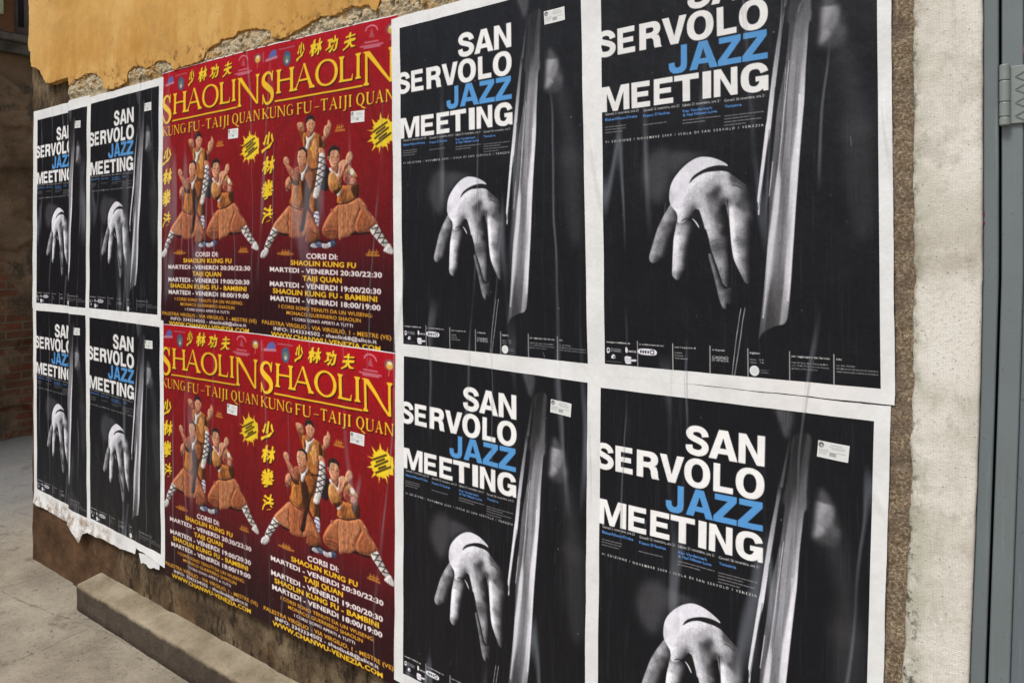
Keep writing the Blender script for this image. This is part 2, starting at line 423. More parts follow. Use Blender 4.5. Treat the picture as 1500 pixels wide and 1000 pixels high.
def mat_print(name, rough, spec):
    m = Mat(name, rough, spec)
    nrm, ridge, b = creases(m)
    a = m.n('Attribute', attribute_name='print')
    c = a.outputs['Color']
    # sky sheen on the folds painted in pale blue-grey, and vertical brush streaks of dried paste
    st = m.noise(1.0, 5, 0.65, m.scaled((150, 150, 6), (2, 0, 9)))
    c = m.mix(m.span(st, 0.50, 0.78, 0, 0.045), c, '8d90a0')
    c = m.mix(m.math('MULTIPLY', ridge, 0.16), c, 'b9bec8')
    r = m.math('SUBTRACT', rough, m.math('MULTIPLY', m.span(st, 0.4, 0.7), 0.10))
    return m.done(c, nrm, r)
JAZZ_PICTURE = [
('P',27,150,85,[(1777,5002),(2063,4684),(2421,4586),(2886,4660),(2955,5177),(2835,5452),(2675,5774),(2359,5952),(1966,5750),(1691,5357)]),
('P',28,90,80,[(2962,4711),(3828,4771),(4411,4838),(3974,4882),(3527,5008),(3223,5143),(2973,5271)]),
('P',27,60,100,[(6857,-72),(7451,13),(7381,501),(7225,614),(7023,299)]),
('I',30,[(7511,556),(8067,479),(8013,1151),(7976,1712),(7935,2160),(7223,2088),(7306,1638),(7420,1079)],[(7776,667,12),(7911,1139,24),(7614,1482,16),(7847,1698,38),(7495,2039,22),(7793,2372,42),(7378,2484,20)],-0.13,None,0),
('I',14,[(7386,578),(7434,584),(7242,1440),(7193,1702),(7095,1692),(7206,1244)],[(7404,657,14),(7202,1397,30),(7004,2181,42)],-0.13,None,0),
('I',80,[(8387,1627),(8553,1608),(8872,1922),(9071,2201),(9092,2571),(8911,2775),(8266,2754),(8266,2343),(8311,1936)],[(8453,1634,30),(8352,2127,60),(8312,2571,60),(8666,2234,50),(8922,2407,33),(8783,2689,28),(8453,2733,22),(9024,2270,16)],None,None,0),
('P',21,200,80,[(8645,2630),(9188,2779),(9466,3471),(9660,4175),(9773,4754),(8871,4696),(9049,3837)]),
('P',21,160,70,[(8991,4471),(9776,4527),(9890,5672),(9812,6717),(9356,6894),(9039,5868)]),
('I',9,[(7345,1576),(7269,2170),(7169,2825),(7025,3358),(6855,3953),(6728,4710),(6576,5623),(6532,6238),(6488,6853),(6381,7702),(6291,8245),(6200,8744),(6133,9120),(6316,8958),(6693,8821),(7040,8734),(7158,8441),(7259,7772),(7324,7166),(7415,6261),(7541,5301),(7666,4317),(7727,3873),(7793,3131),(7893,2306),(7945,1657)],[(7433,1738,22),(7789,1785,35),(7900,1800,28),(7337,2179,22),(7561,2206,38),(7805,2235,45),(7264,2563,30),(7533,2593,50),(7778,2621,60),(7236,2923,45),(7417,2882,60),(7595,3021,50),(7750,3037,68),(7045,3512,30),(7319,3446,58),(7451,3699,50),(7677,3479,82),(6924,3959,42),(7266,3986,58),(7648,4016,87),(6849,4411,38),(7215,4436,58),(7420,4300,50),(7575,4461,90),(6849,4411,40),(6938,4570,45),(6749,4864,40),(6817,5021,30),(7028,4728,45),(7169,4464,50),(7254,4893,60),(7159,5191,55),(7530,4458,90),(7479,4906,88),(7405,5355,88),(7470,5569,92),(7062,5552,40),(6646,5626,45),(6594,5962,28),(6780,5968,80),(6730,6243,87),(7056,5977,45),(7052,6251,50),(7329,5986,87),(7395,6109,87),(6630,6701,87),(6577,7162,87),(6909,6645,50),(7042,7012,55),(7184,6649,65),(7296,6712,87),(7244,7166,82),(6809,7163,50),(6567,6239,30),(6578,7101,82),(6716,7194,60),(6900,7317,45),(7176,7196,80),(7268,7105,92),(6477,7625,72),(6708,7777,40),(6939,7775,42),(7169,7712,87),(6325,8307,50),(6561,8302,30),(6840,8296,35),(7069,8291,78),(6224,8744,35),(6509,8611,22),(6789,8604,30),(6974,8537,62),(7018,8704,40),(6172,9056,20),(6647,8807,25)],-0.11,(1560,2150),0),
('I',8,[(7073,1539),(7192,1555),(7065,2145),(6931,2800),(6807,3399),(6577,4577),(6436,4568),(6630,3475),(6779,2784),(6950,2132)],[(7141,1548,30),(7019,2140,45),(6848,2791,60),(6724,3391,82),(6521,4543,92)],-0.13,(1530,1950),0),
('S',85,22,4,100,[(7259,2926),(7159,3522),(7035,4272),(6994,4574)]),
('I',6,[(6488,4232),(6642,4243),(6568,4546),(6418,5154),(6276,5828),(6225,6074),(6203,6297),(6150,6296),(6158,6072),(6131,5947),(6224,5454),(6352,4841)],[(6523,4389,92),(6371,5151,90),(6194,5887,90),(6175,6259,80)],-0.13,None,0),
('S',12,16,5,100,[(6579,4423),(6479,4848),(6343,5459),(6227,5950),(6176,6197)]),
('S',88,22,4,100,[(6676,5136),(6610,5532),(6544,5899)]),
('S',85,18,4,100,[(7044,4272),(6933,4936),(6793,5724)]),
('S',18,24,8,70,[(6966,4267),(6864,4932),(6729,5660)]),
('S',22,26,10,60,[(7149,4280),(7074,4731),(6999,5183)]),
('S',80,20,6,100,[(5519,8444),(5451,8704),(5357,9087),(5266,9535),(5174,10048)]),
('S',72,24,8,100,[(5666,8431),(5573,8764),(5484,9177),(5337,9753),(5248,10059)]),
('S',90,70,16,90,[(7585,3711),(7499,5058),(7370,6260),(7240,7469),(7139,8229)]),
('S',84,50,14,80,[(6805,5862),(6655,6625),(6528,7316),(6399,8089),(6297,8633)]),
('S',36,55,26,60,[(7057,5947),(6952,6859),(6822,7929),(6697,8575)]),
('S',18,18,6,80,[(7357,2332),(7180,3676),(7076,4579),(6948,5486)]),
('S',30,16,6,70,[(7531,2804),(7404,3846),(7274,5046)]),
('S',88,12,4,100,[(7143,3065),(7035,4272),(6933,4951),(6782,5815)]),
('S',10,36,14,90,[(6792,3489),(6686,4400),(6559,5161),(6452,6081)]),
('I',10,[(4334,7235),(4418,7183),(4498,7313),(4617,7545),(4736,7750),(4895,7979),(5015,8003),(5155,7975),(5192,8178),(5130,8357),(5010,8334),(4948,8463),(4847,8440),(4728,8263),(4631,7982),(4493,7622)],[(4416,7287,40),(4535,7571,45),(4693,7904,50),(4656,7673,30),(4812,8082,50),(4930,8285,55),(4888,8414,50),(5054,8078,25),(5132,8230,35),(5011,8232,20),(4815,7928,15)],None,None,1),
('I',10,[(2927,5949),(2725,6131),(2499,6367),(2315,6606),(2152,6902),(2011,7173),(1977,7282),(2031,7377),(2167,7404),(2393,7336),(2664,7203),(2845,6909),(2959,6697),(3093,6513),(3170,6328),(3099,6141),(3036,5979)],[(2903,6082,55),(2678,6291,62),(2541,6503,50),(3031,6272,45),(2940,6510,25),(2359,6661,65),(2582,6745,50),(2803,6775,20),(2219,6957,62),(2079,7227,65),(2122,7350,50),(2400,6959,40),(2442,7121,55),(2620,7122,22),(2304,7309,30),(2718,6586,38)],None,None,1),
('I',9,[(2885,5968),(3060,5787),(3292,5586),(3594,5506),(3818,5389),(4041,5307),(4297,5258),(4763,5250),(5027,5274),(5218,5349),(5459,5471),(5714,5613),(5830,5749),(5928,5971),(5964,6322),(5920,6540),(5579,6621),(5165,6614),(5098,6390),(5032,6144),(4963,6030),(4838,6138),(4887,6386),(4990,6611),(4742,6607),(4203,6598),(3990,6229),(3863,6111),(3788,6178),(3581,6334),(3353,6444),(3164,6417),(3130,6207)],[(2981,5924,85),(3287,5887,93),(3511,5986,75),(3812,5812,78),(3592,5621,86),(4038,5455,84),(4368,5333,82),(4726,5327,70),(4938,5381,78),(5005,5607,77),(4545,5522,68),(4399,5629,70),(4104,5959,77),(3919,6044,68),(3807,6110,42),(3582,6219,60),(3283,6119,93),(3355,6329,82),(5108,5767,77),(5104,5990,60),(5355,5466,33),(5595,5586,30),(5421,5712,70),(5643,5786,30),(5384,5866,50),(5761,5878,18),(5588,6049,30),(5722,6184,30),(4612,5794,15),(4649,5706,22),(4540,5859,25),(4843,5802,64),(4752,5979,38),(4431,5924,55),(4964,5985,12),(4173,6188,76),(4352,6329,74),(4535,6152,50),(4712,6292,25),(4313,6509,76),(4530,6513,60),(4744,6517,30),(4885,6520,12),(5171,6214,85),(5237,6438,90),(5447,6265,66),(5686,6359,50),(5512,6532,62),(5819,6538,30)],None,None,1),
('I',7,[(2885,5968),(2841,5779),(2891,5548),(3009,5377),(3241,5190),(3526,5031),(3826,4925),(4120,4886),(4482,4921),(4802,5006),(5065,5115),(5029,5162),(4765,5138),(4406,5166),(4115,5231),(3856,5322),(3707,5407),(3593,5529),(3323,5981),(3093,6090)],[(2907,5782,82),(3063,5601,93),(3296,5309,94),(3824,5057,90),(4373,4994,90),(4907,5100,82),(3444,5477,90),(3211,5885,93)],None,None,0),
('P',9,8,100,[(3650,5451),(3782,5330),(4042,5228),(4371,5148),(4694,5119),(5047,5152),(5255,5251),(5045,5275),(4834,5242),(4549,5233),(4260,5249),(4004,5306),(3819,5377)]),
('S',12,26,8,100,[(5249,5610),(5422,5624),(5610,5702)]),
('S',35,30,14,60,[(5218,5371),(5459,5493),(5730,5636)]),
('I',8,[(3161,6355),(3070,6592),(3000,6831),(2965,7124),(2933,7470),(2921,7657),(2972,7750),(3116,7816),(3269,7735),(3410,7549),(3469,7311),(3559,7048),(3670,6760),(3779,6604),(3718,6446),(3591,6377),(3420,6347)],[(3203,6435,87),(3375,6492,66),(3589,6496,42),(3737,6577,13),(3243,6648,82),(3501,6652,60),(3671,6707,25),(3087,6885,92),(3326,6888,77),(3496,6995,48),(3581,6996,16),(3038,7231,87),(3234,7231,77),(3449,7258,38),(2989,7524,77),(3143,7470,82),(3315,7549,60),(3008,7710,60),(3116,7763,55),(3269,7708,28),(3287,6569,60),(3417,6585,50)],None,(6295,6530),1),
('P',9,12,100,[(3934,6124),(3797,6238),(3613,6333),(3846,6396),(4011,6569),(4219,6637),(4058,6244)]),
('S',8,30,6,100,[(3333,6385),(3506,6341),(3719,6388),(3886,6501)]),
('P',85,5,100,[(3720,6341),(3854,6396),(3970,6503),(3995,6576),(3907,6502),(3824,6422)]),
('I',9,[(4039,6166),(4100,6271),(4221,6534),(4341,6795),(4420,7054),(4539,7287),(4659,7493),(4777,7724),(4856,7877),(5016,7964),(5078,7823),(5082,7568),(5066,7263),(5071,6932),(5057,6549),(5041,6294),(4596,6245)],[(4121,6246,76),(4266,6275,78),(4514,6281,62),(4677,6285,35),(4839,6289,16),(4958,6420,10),(4223,6404,77),(4469,6538,77),(4714,6543,42),(4914,6674,10),(4383,6744,74),(4589,6721,66),(4422,6899,50),(4709,6877,45),(4911,6904,36),(4502,7029,40),(4706,7031,30),(4909,7032,32),(4746,7134,28),(4581,7236,52),(4826,7185,50),(4947,7186,55),(5029,7059,20),(4741,7416,57),(4943,7416,57),(4819,7621,45),(4980,7671,50),(4936,7876,40),(5038,7824,28)],None,(6165,6504),1),
('S',22,18,8,70,[(4422,6925),(4668,6856),(4911,6892)]),
('S',22,18,8,70,[(4482,7016),(4708,6959),(4930,6981)]),
('S',22,18,8,70,[(4562,7120),(4828,7057),(4981,7089)]),
('I',9,[(5070,6193),(5100,6346),(5154,6704),(5209,7035),(5285,7314),(5439,7542),(5574,7718),(5689,7855),(5825,7866),(5866,7665),(5859,7365),(5856,7065),(5899,6765),(5911,6440),(5849,6238),(5440,6190)],[(5161,6246,92),(5238,6451,92),(5478,6254,66),(5635,6258,58),(5475,6456,78),(5749,6437,52),(5884,6439,16),(5194,6755,94),(5432,6733,66),(5706,6712,48),(5861,6714,20),(5270,6984,92),(5468,6936,42),(5703,6938,32),(5345,7213,90),(5543,7163,66),(5777,7139,36),(5461,7415,77),(5657,7365,43),(5813,7365,26),(5615,7566,60),(5771,7566,33),(5729,7792,45),(5826,7791,22)],None,(6165,6530),1),
('S',26,16,8,60,[(5370,6909),(5547,6866),(5781,6889)]),
('S',26,16,8,60,[(5388,6985),(5585,6962),(5799,6994)]),
('S',8,40,14,75,[(5054,5938),(5104,6346),(5145,6805),(5187,7161),(5243,7466)]),
]
JAZZ_TEXT = [
('Giovedì 5 novembre, ore 21', 144, 1580, 3610, 66, 0, 0),
('Giovedì 12 novembre, ore 21', 1802, 3258, 3633, 64, 0, 0),
('Sabato 21 novembre, ore 21', 3388, 4825, 3638, 63, 0, 0),
('Giovedì 26 novembre, ore 21', 4986, 6434, 3655, 60, 0, 0),
('Blake/Allison/Drake', 142, 1531, 3753, 67, 1, 1),
('Franco D’Andrea', 1799, 2907, 3772, 65, 1, 1),
('Ken Vandermark', 3403, 4546, 3781, 63, 1, 1),
('& Paal Nilssen-Love', 3401, 4708, 3875, 62, 1, 1),
('Tinissima', 4984, 5618, 3795, 61, 1, 1),
('VI EDIZIONE / NOVEMBRE 2009 / ISOLA DI SAN SERVOLO / VENEZIA', 132, 6379, 4318, 53, 0, 2),
('rassegna realizzata da', 71, 1138, 9452, 38, 0, 1),
('in collaborazione con', 1534, 2557, 9449, 38, 0, 1),
('con il supporto di', 2994, 3810, 9456, 37, 0, 1),
('si ringrazia', 4449, 4919, 9457, 35, 0, 1),
('Casinò', 3000, 3287, 9587, 32, 0, 0),
('Comune', 2999, 3326, 9655, 31, 0, 0),
('Venezia', 2998, 3494, 9722, 32, 0, 0),
('CASINÒ', 4446, 5049, 9643, 61, 0, 0),
('DI VENEZIA', 4445, 5062, 9706, 52, 0, 0),
('PROVINCIA', 275, 738, 9626, 36, 0, 0),
('DI VENEZIA', 274, 737, 9676, 36, 0, 0),
('venice', 1044, 1389, 9654, 61, 0, 1),
('biglietti', 5830, 6168, 9466, 38, 0, 1),
('intero', 5828, 6048, 9615, 33, 0, 0),
('15 €', 6135, 6299, 9611, 32, 0, 0),
('ridotto', 5827, 6070, 9679, 32, 0, 0),
('7 €', 6177, 6298, 9673, 32, 0, 0),
('per raggiungere San Servolo', 7246, 8475, 9473, 36, 0, 1),
('linea 20 Actv da S. Zaccaria MVE', 7244, 8415, 9610, 31, 0, 0),
('ore 19.00/19.50, Servizio navetta', 7243, 8448, 9675, 31, 0, 0),
('gratuito a fine concerto', 7242, 8077, 9740, 32, 0, 0),
('info', 8689, 8848, 9471, 35, 0, 1),
('tel. 041.2765001', 8687, 9255, 9602, 30, 0, 0),
('info@sanservolo.provincia.venezia.it', 8686, 9935, 9664, 30, 0, 0),
('www.sanservolo.provincia.venezia.it', 8686, 9934, 9729, 30, 0, 0),
]
JAZZ_BARS = [
[(139,3902),(1029,3919)],
[(137,3975),(1047,3981)],
[(136,4048),(884,4054)],
[(1796,3968),(2754,3960)],
[(3400,3970),(4820,3971)],
[(3399,4049),(4270,4039)],
[(4981,3973),(6384,4000)],
[(4980,4050),(5871,4060)],
[(4979,4121),(6329,4134)],
[(4978,4197),(5753,4207)],
]
JAZZ_RULES = [
[(1462,9399),(1452,9998)],
[(2927,9402),(2917,10007)],
[(4370,9405),(4361,10008)],
[(5761,9408),(5752,10019)],
[(7185,9421),(7176,10012)],
[(8608,9424),(8600,10022)],
]
JAZZ_LOGOS = [
('P',95,3,100,[(1541,9549),(2193,9550),(2191,9680),(1539,9676)]),
('P',10,3,100,[(1997,9569),(2151,9570),(2149,9657),(1995,9654)]),
('P',95,3,100,[(2025,9588),(2121,9588),(2121,9638),(2025,9638)]),
('P',10,3,100,[(1574,9583),(1630,9583),(1628,9646),(1573,9646)]),
('P',10,3,100,[(1672,9584),(1727,9584),(1726,9647),(1671,9647)]),
('P',10,3,100,[(1773,9584),(1828,9584),(1827,9647),(1772,9647)]),
('P',10,3,100,[(1883,9584),(1933,9585),(1932,9647),(1882,9647)]),
('P',95,4,100,[(105,9593),(217,9588),(225,9691),(112,9717)]),
('P',10,4,100,[(136,9617),(195,9614),(194,9666),(135,9669)]),
('P',95,4,100,[(928,9544),(985,9541),(1027,9590),(1013,9667),(930,9666)]),
('P',95,4,100,[(372,9741),(461,9770),(468,9834),(325,9849),(295,9804)]),
('P',10,4,100,[(393,9791),(460,9793),(451,9819),(393,9817)]),
('P',95,3,100,[(902,9774),(1163,9774),(1171,9830),(1378,9827),(1386,9870),(1170,9891),(1160,9942),(921,9944)]),
('S',30,14,4,100,[(910,9833),(1171,9835)]),
('S',30,14,4,100,[(909,9894),(1248,9884)]),
('S',60,16,4,100,[(63,9932),(746,9931)]),
('S',60,14,4,100,[(6190,9821),(6477,9815)]),
('S',60,14,4,100,[(6189,9856),(6416,9853)]),
('S',60,14,4,100,[(6189,9886),(6476,9879)]),
('C',93,(5979,9850),168,118),
('S',45,12,3,100,[(5922,9791),(6045,9789)]),
('S',45,12,3,100,[(5875,9834),(6094,9826)]),
('S',45,12,3,100,[(5863,9874),(6097,9866)]),
('S',45,12,3,100,[(5913,9907),(6055,9903)]),
]
FIGURES = [
('P','2a1c20',10,1,[(4822,4261),(5227,4274),(5460,4633),(5293,5055),(4831,5020),(4593,4660)]),
('P','4a2812',10,1,[(4186,5211),(4599,5218),(4723,5778),(4431,5877),(4190,5569)]),
('P','b06c34',10,1,[(3757,4328),(4706,4333),(4421,5062),(4311,5774),(3891,5463),(3702,4842)]),
('P','743f1c',20,1,[(4295,4345),(4648,4357),(4362,5061),(4184,5058)]),
('P','e2e0ea',10,1,[(4347,5749),(4665,5777),(4669,6183),(4376,6233),(4278,5978)]),
('S','1c2060',50,6,[(4313,5927),(4667,6005)]),
('S','1c2060',50,6,[(4351,6131),(4668,6081)]),
('S','1c2060',60,6,[(4324,5800),(4654,5838)]),
('P','743f1c',10,1,[(3008,2975),(3560,3082),(3683,3269),(3506,3648),(3357,3434),(3133,3164)]),
('P','a8664c',10,1,[(2919,2813),(3128,2757),(3435,2806),(3558,2926),(3560,3082),(3255,3076),(3008,3001)]),
('P','d09a78',10,1,[(3005,2792),(3349,2801),(3400,2918),(3106,2943)]),
('P','743f1c',10,1,[(4340,3199),(4811,3273),(5161,3567),(5140,3692),(4757,3701),(4520,3488)]),
('P','a8664c',10,1,[(4637,3417),(4928,3329),(5065,3185),(5387,3176),(5445,3279),(5103,3464),(4872,3514)]),
('P','d09a78',10,1,[(4984,3206),(5074,3009),(5247,2968),(5314,2821),(5452,2869),(5545,3034),(5432,3204),(5159,3341)]),
('S','7c4434',25,6,[(5247,3018),(5386,3151)]),
('P','b06c34',10,1,[(3439,3179),(3742,3143),(4044,3286),(4399,3186),(4812,3374),(4815,3653),(4700,3800),(4587,4151),(4566,4379),(3757,4370),(3631,3911),(3443,3490)]),
('P','cc9056',25,1,[(4165,3471),(4460,3383),(4581,3643),(4409,4043),(4171,3932)]),
('P','43220f',15,1,[(4636,3315),(4906,3455),(4816,3754),(4676,3749)]),
('P','743f1c',15,1,[(3501,3260),(3685,3449),(3750,3813),(3604,3704)]),
('P','dcd8d2',10,1,[(3683,3269),(3865,3329),(4044,3286),(4316,3146),(4281,3247),(4046,3440),(3845,3714),(3628,3679),(3722,3451)]),
('P','e8b040',8,1,[(4192,3693),(4182,3717),(4152,3735),(4109,3744),(4061,3742),(4018,3729),(3988,3708),(3977,3683),(3987,3659),(4017,3641),(4060,3632),(4108,3634),(4151,3647),(4181,3668)]),
('S','3a1c14',110,6,[(3816,4279),(4236,4369),(4589,4345)]),
('P','a8664c',10,1,[(3801,2991),(4219,3013),(4198,3191),(3984,3299),(3767,3195)]),
('P','d09a78',10,1,[(3701,2728),(4001,2683),(4311,2763),(4361,2944),(4244,3076),(4042,3158),(3838,3070),(3715,2935)]),
('P','bd8365',14,1,[(4097,2750),(4359,2791),(4361,2970),(4197,3115),(4076,3006)]),
('P','2b2023',10,1,[(3617,2800),(3676,2649),(3916,2575),(4191,2623),(4335,2754),(4312,2824),(4157,2744),(3881,2728),(3738,2823)]),
('S','7c4434',34,6,[(3835,2864),(3979,2882)]),
('S','7c4434',34,6,[(4123,2890),(4289,2884)]),
('S','8a4438',34,6,[(3981,3031),(4196,3038)]),
('S','9a5a44',24,6,[(4087,2893),(4124,2967)]),
('P','c98a68',10,1,[(4640,3696),(4932,3699),(5107,3817),(5073,3942),(4701,3902)]),
('P','dcd8d2',10,1,[(4701,3876),(5073,3906),(5146,4272),(5035,4621),(4829,4868),(4670,5220),(4483,5308),(4270,5274),(4245,5161),(4419,4859),(4532,4505),(4646,4153)]),
('P','a8a6ac',20,1,[(4993,3964),(5120,3994),(5124,4321),(4966,4670),(4715,5119),(4656,5067),(4884,4617)]),
('S','17141a',62,5,[(4679,3977),(5109,4029)]),
('S','17141a',62,5,[(5109,4029),(4634,4178)]),
('S','17141a',62,5,[(4634,4128),(5123,4231)]),
('S','17141a',62,5,[(5123,4231),(4566,4379)]),
('S','17141a',62,5,[(4565,4313),(5079,4446)]),
('S','17141a',62,5,[(5079,4411),(4498,4566)]),
('S','17141a',62,5,[(4497,4530),(5012,4661)]),
('S','17141a',62,5,[(4966,4619),(4453,4758)]),
('S','17141a',62,5,[(4453,4737),(4830,4919)]),
('S','17141a',62,5,[(4886,4794),(4384,4934)]),
('P','a8664c',10,1,[(2089,4646),(2467,4524),(2682,4713),(2560,4920),(2221,5045),(2029,4935)]),
('P','c48c70',10,1,[(2178,4648),(2430,4560),(2532,4710),(2282,4861),(2104,4805)]),
('S','3a2018',70,6,[(2055,4936),(2410,4996)]),
('P','743f1c',10,1,[(2404,4506),(3148,4361),(3755,4200),(4296,4448),(4475,4656),(4184,5058),(3771,5538),(3164,5598),(2391,5469),(2513,5182),(2683,4818)]),
('P','b06c34',18,1,[(2596,4816),(3153,4725),(3400,4938),(3286,5558),(2416,5469),(2537,5130)]),
('P','c07838',25,1,[(2685,4923),(2970,4929),(2977,5450),(2566,5392)]),
('P','97562a',25,1,[(3698,4481),(4297,4524),(4183,4955),(3765,5049)]),
('P','3c1e12',18,1,[(3275,4676),(3701,4687),(3910,5052),(3916,5566),(3530,5587),(3341,5041)]),
('P','45260f',14,1,[(2467,4550),(2966,4616),(3154,4829),(2846,4848),(2595,4764)]),
('P','a8664c',10,1,[(1928,4058),(2145,4039),(2399,4170),(2964,4434),(3128,4673),(2782,4716),(2404,4496)]),
('P','b87a5c',12,1,[(2082,4117),(2298,4150),(2778,4402),(2679,4478)]),
('P','d09a78',10,1,[(1889,3951),(1990,3880),(2168,3882),(2346,3978),(2348,4099),(2121,4150),(1916,4084)]),
('S','7c4434',24,6,[(2042,3967),(2246,4006)]),
('S','7c4434',22,6,[(1992,4034),(2221,4079)]),
('P','a8664c',10,1,[(2776,4297),(3147,4231),(3393,4369),(3150,4465)]),
('S','43220f',22,6,[(2838,4273),(3148,4361)]),
('P','dcd8d2',10,1,[(3124,4360),(3296,4443),(3418,4421),(3755,4200),(3828,4279),(3637,4454),(3471,4707),(3299,4667),(3297,4495)]),
('P','a8664c',10,1,[(3145,4127),(3694,4120),(3696,4275),(3418,4421),(3209,4337)]),
('P','d09a78',10,1,[(3018,3836),(3140,3684),(3445,3656),(3750,3761),(3776,3943),(3658,4145),(3367,4238),(3146,4195),(3021,4018)]),
('P','b27658',18,1,[(3484,3854),(3775,3865),(3694,4146),(3416,4224),(3366,4109)]),
('P','30211f',10,1,[(3091,3693),(3286,3613),(3566,3620),(3773,3737),(3800,3944),(3691,3940),(3629,3782),(3409,3685),(3140,3716)]),
('S','7c4434',36,6,[(3044,3915),(3241,3912)]),
('S','7c4434',30,6,[(3363,3917),(3534,3934)]),
('S','8a4438',36,6,[(3108,4115),(3305,4122)]),
('S','96584a',22,6,[(3143,3934),(3095,4021)]),
('S','2c130c',34,4,[(2429,4507),(2681,4661),(3153,4725)]),
('S','2c130c',30,4,[(2683,4818),(2537,5103),(2416,5443)]),
('S','d09458',26,5,[(2761,5029),(2691,5394)]),
('S','2c130c',26,4,[(3779,4226),(4021,4337),(4296,4448)]),
('S','c98c50',26,6,[(3878,4384),(4142,4520)]),
('S','2c130c',30,5,[(3704,4971),(4029,5055),(3915,5514)]),
('P','9c5a3a',10,1,[(3652,5666),(3954,5720),(4374,6029),(4754,6410),(4675,6638),(4205,6794),(3785,6695),(3720,6284)]),
('P','743f1c',16,1,[(3783,6489),(4673,6487),(4560,6817),(3906,6771)]),
('P','c27c56',10,1,[(2391,5506),(3164,5619),(3773,5657),(4076,5926),(4044,6233),(3842,6438),(3420,6542),(2806,6597),(2241,6521),(1665,6417),(1077,6230),(1657,5858)]),
('S','96502c',40,16,[(2731,5604),(2424,6074),(2366,6494)]),
('S','96502c',40,16,[(3165,5661),(3109,6128),(3176,6543)]),
('S','96502c',40,16,[(2543,5576),(1852,5992),(1469,6284)]),
('S','d8946a',44,18,[(2942,5632),(2774,6075),(2743,6519)]),
('S','d8946a',44,18,[(2417,5574),(1978,5861),(1338,6204)]),
('S','3a1c14',70,6,[(2391,5485),(2793,5594),(3287,5662),(3797,5646)]),
('P','2e1712',10,1,[(3531,5654),(3797,5657),(3656,5975),(3491,6346),(3197,6325),(3389,5973)]),
('S','3a1c14',60,6,[(3796,5605),(4134,5824),(4373,6004)]),
('P','dcd8d2',10,1,[(1077,6230),(1535,6337),(1343,6551),(1019,6767),(692,6985),(358,6962),(555,6689),(817,6472)]),
('S','17141a',62,5,[(986,6311),(1471,6444)]),
('S','17141a',62,5,[(1470,6380),(779,6553)]),
('S','17141a',62,5,[(778,6489),(1279,6615)]),
('S','17141a',62,5,[(1278,6562),(596,6759)]),
('S','17141a',62,5,[(621,6673),(1019,6794)]),
('S','17141a',62,5,[(992,6740),(411,6923)]),
('S','17141a',62,5,[(437,6853),(731,6974)]),
('P','d4d4d4',10,1,[(11,7238),(117,7089),(465,6961),(705,7012),(654,7148),(389,7281),(93,7297)]),
('P','a8a6ac',10,1,[(92,7237),(627,7121),(389,7281),(120,7296)]),
('P','241418',20,1,[(3965,6694),(4321,6590),(4733,6638),(5197,6686),(5765,6607),(5903,6805),(5542,6858),(5198,6736),(4382,6767),(4148,6974),(3933,6961)]),
('P','bdbcc2',10,1,[(4075,6857),(4240,6753),(4501,6792),(4642,6872),(4384,6910)]),
('P','54607e',16,1,[(4406,6767),(4617,6700),(4874,6748),(4922,6849),(4713,6891),(4501,6853)]),
('P','c8c8ce',10,1,[(4921,6758),(5221,6766),(5495,6704),(5564,6843),(5257,6916),(4945,6889)]),
('P','3c4660',16,1,[(5517,6684),(5788,6652),(5925,6755),(5836,6850),(5598,6853)]),
('S','a8b0c6',30,6,[(4571,6771),(4804,6749)]),
('S','8890a8',28,6,[(5608,6733),(5812,6711)]),
('P','b06c34',10,1,[(6083,4898),(6637,4935),(7339,4830),(7416,5026),(7504,5293),(6752,5462),(6034,5491),(6031,5243),(6196,4999)]),
('P','43220f',16,1,[(6964,5016),(7500,4931),(7504,5269),(7237,5313)]),
('P','8e5228',22,1,[(6197,5098),(6638,5058),(6532,5449),(6145,5468)]),
('P','e0ded8',10,1,[(6029,4995),(6307,4977),(6198,5197),(6032,5283),(5952,5143)]),
('P','c9935f',10,1,[(6520,4244),(6848,4304),(7175,4485),(7413,4686),(7069,4677),(6851,4549),(6577,4516)]),
('P','e4ddd0',10,1,[(6904,4453),(7088,4434),(7197,4583),(6982,4650)]),
('P','a8664c',10,1,[(6522,4465),(6851,4573),(7285,4731),(7372,4855),(7072,4945),(6636,4886),(6436,4709)]),
('P','c98874',14,1,[(6961,4723),(7285,4756),(7233,4900),(6963,4918)]),
('P','8e3c34',14,1,[(6579,4663),(6853,4720),(6800,4865),(6548,4810)]),
('P','cc9056',10,1,[(5379,4580),(5515,4484),(5854,4445),(6213,4505),(6327,4805),(6030,5095),(5749,5139),(5499,5059),(5337,4830)]),
('P','a8703a',22,1,[(5519,4834),(6083,4848),(6030,5095),(5693,5138),(5521,5034)]),
('P','43220f',10,1,[(5692,5088),(6085,5021),(6306,4927),(6327,4805),(6416,4831),(6307,5026),(5975,5193)]),
('P','dcd8d2',10,1,[(5400,4380),(5514,4344),(5742,4481),(6024,4559),(6100,4378),(6167,4405),(6103,4675),(5856,4569),(5515,4474)]),
('P','a8664c',10,1,[(5512,4234),(6020,4251),(6056,4401),(5990,4548),(5742,4466),(5536,4335)]),
('P','d09a78',10,1,[(5327,3977),(5450,3781),(5790,3720),(6094,3832),(6141,4033),(6076,4228),(5853,4355),(5650,4348),(5455,4207)]),
('P','b87c5e',18,1,[(5904,3899),(6140,3958),(6076,4228),(5876,4346),(5829,4195)]),
('P','a8664c',8,1,[(5430,4041),(5423,4071),(5401,4094),(5369,4107),(5333,4106),(5301,4091),(5279,4065),(5270,4035),(5278,4004),(5300,3981),(5332,3968),(5368,3970),(5400,3985),(5422,4010)]),
('P','2b1e1c',10,1,[(5327,3951),(5370,3752),(5619,3648),(5936,3677),(6138,3810),(6140,3958),(6016,3829),(5734,3793),(5508,3833),(5441,3981)]),
('S','4a2a20',36,6,[(5533,4009),(5759,4028)]),
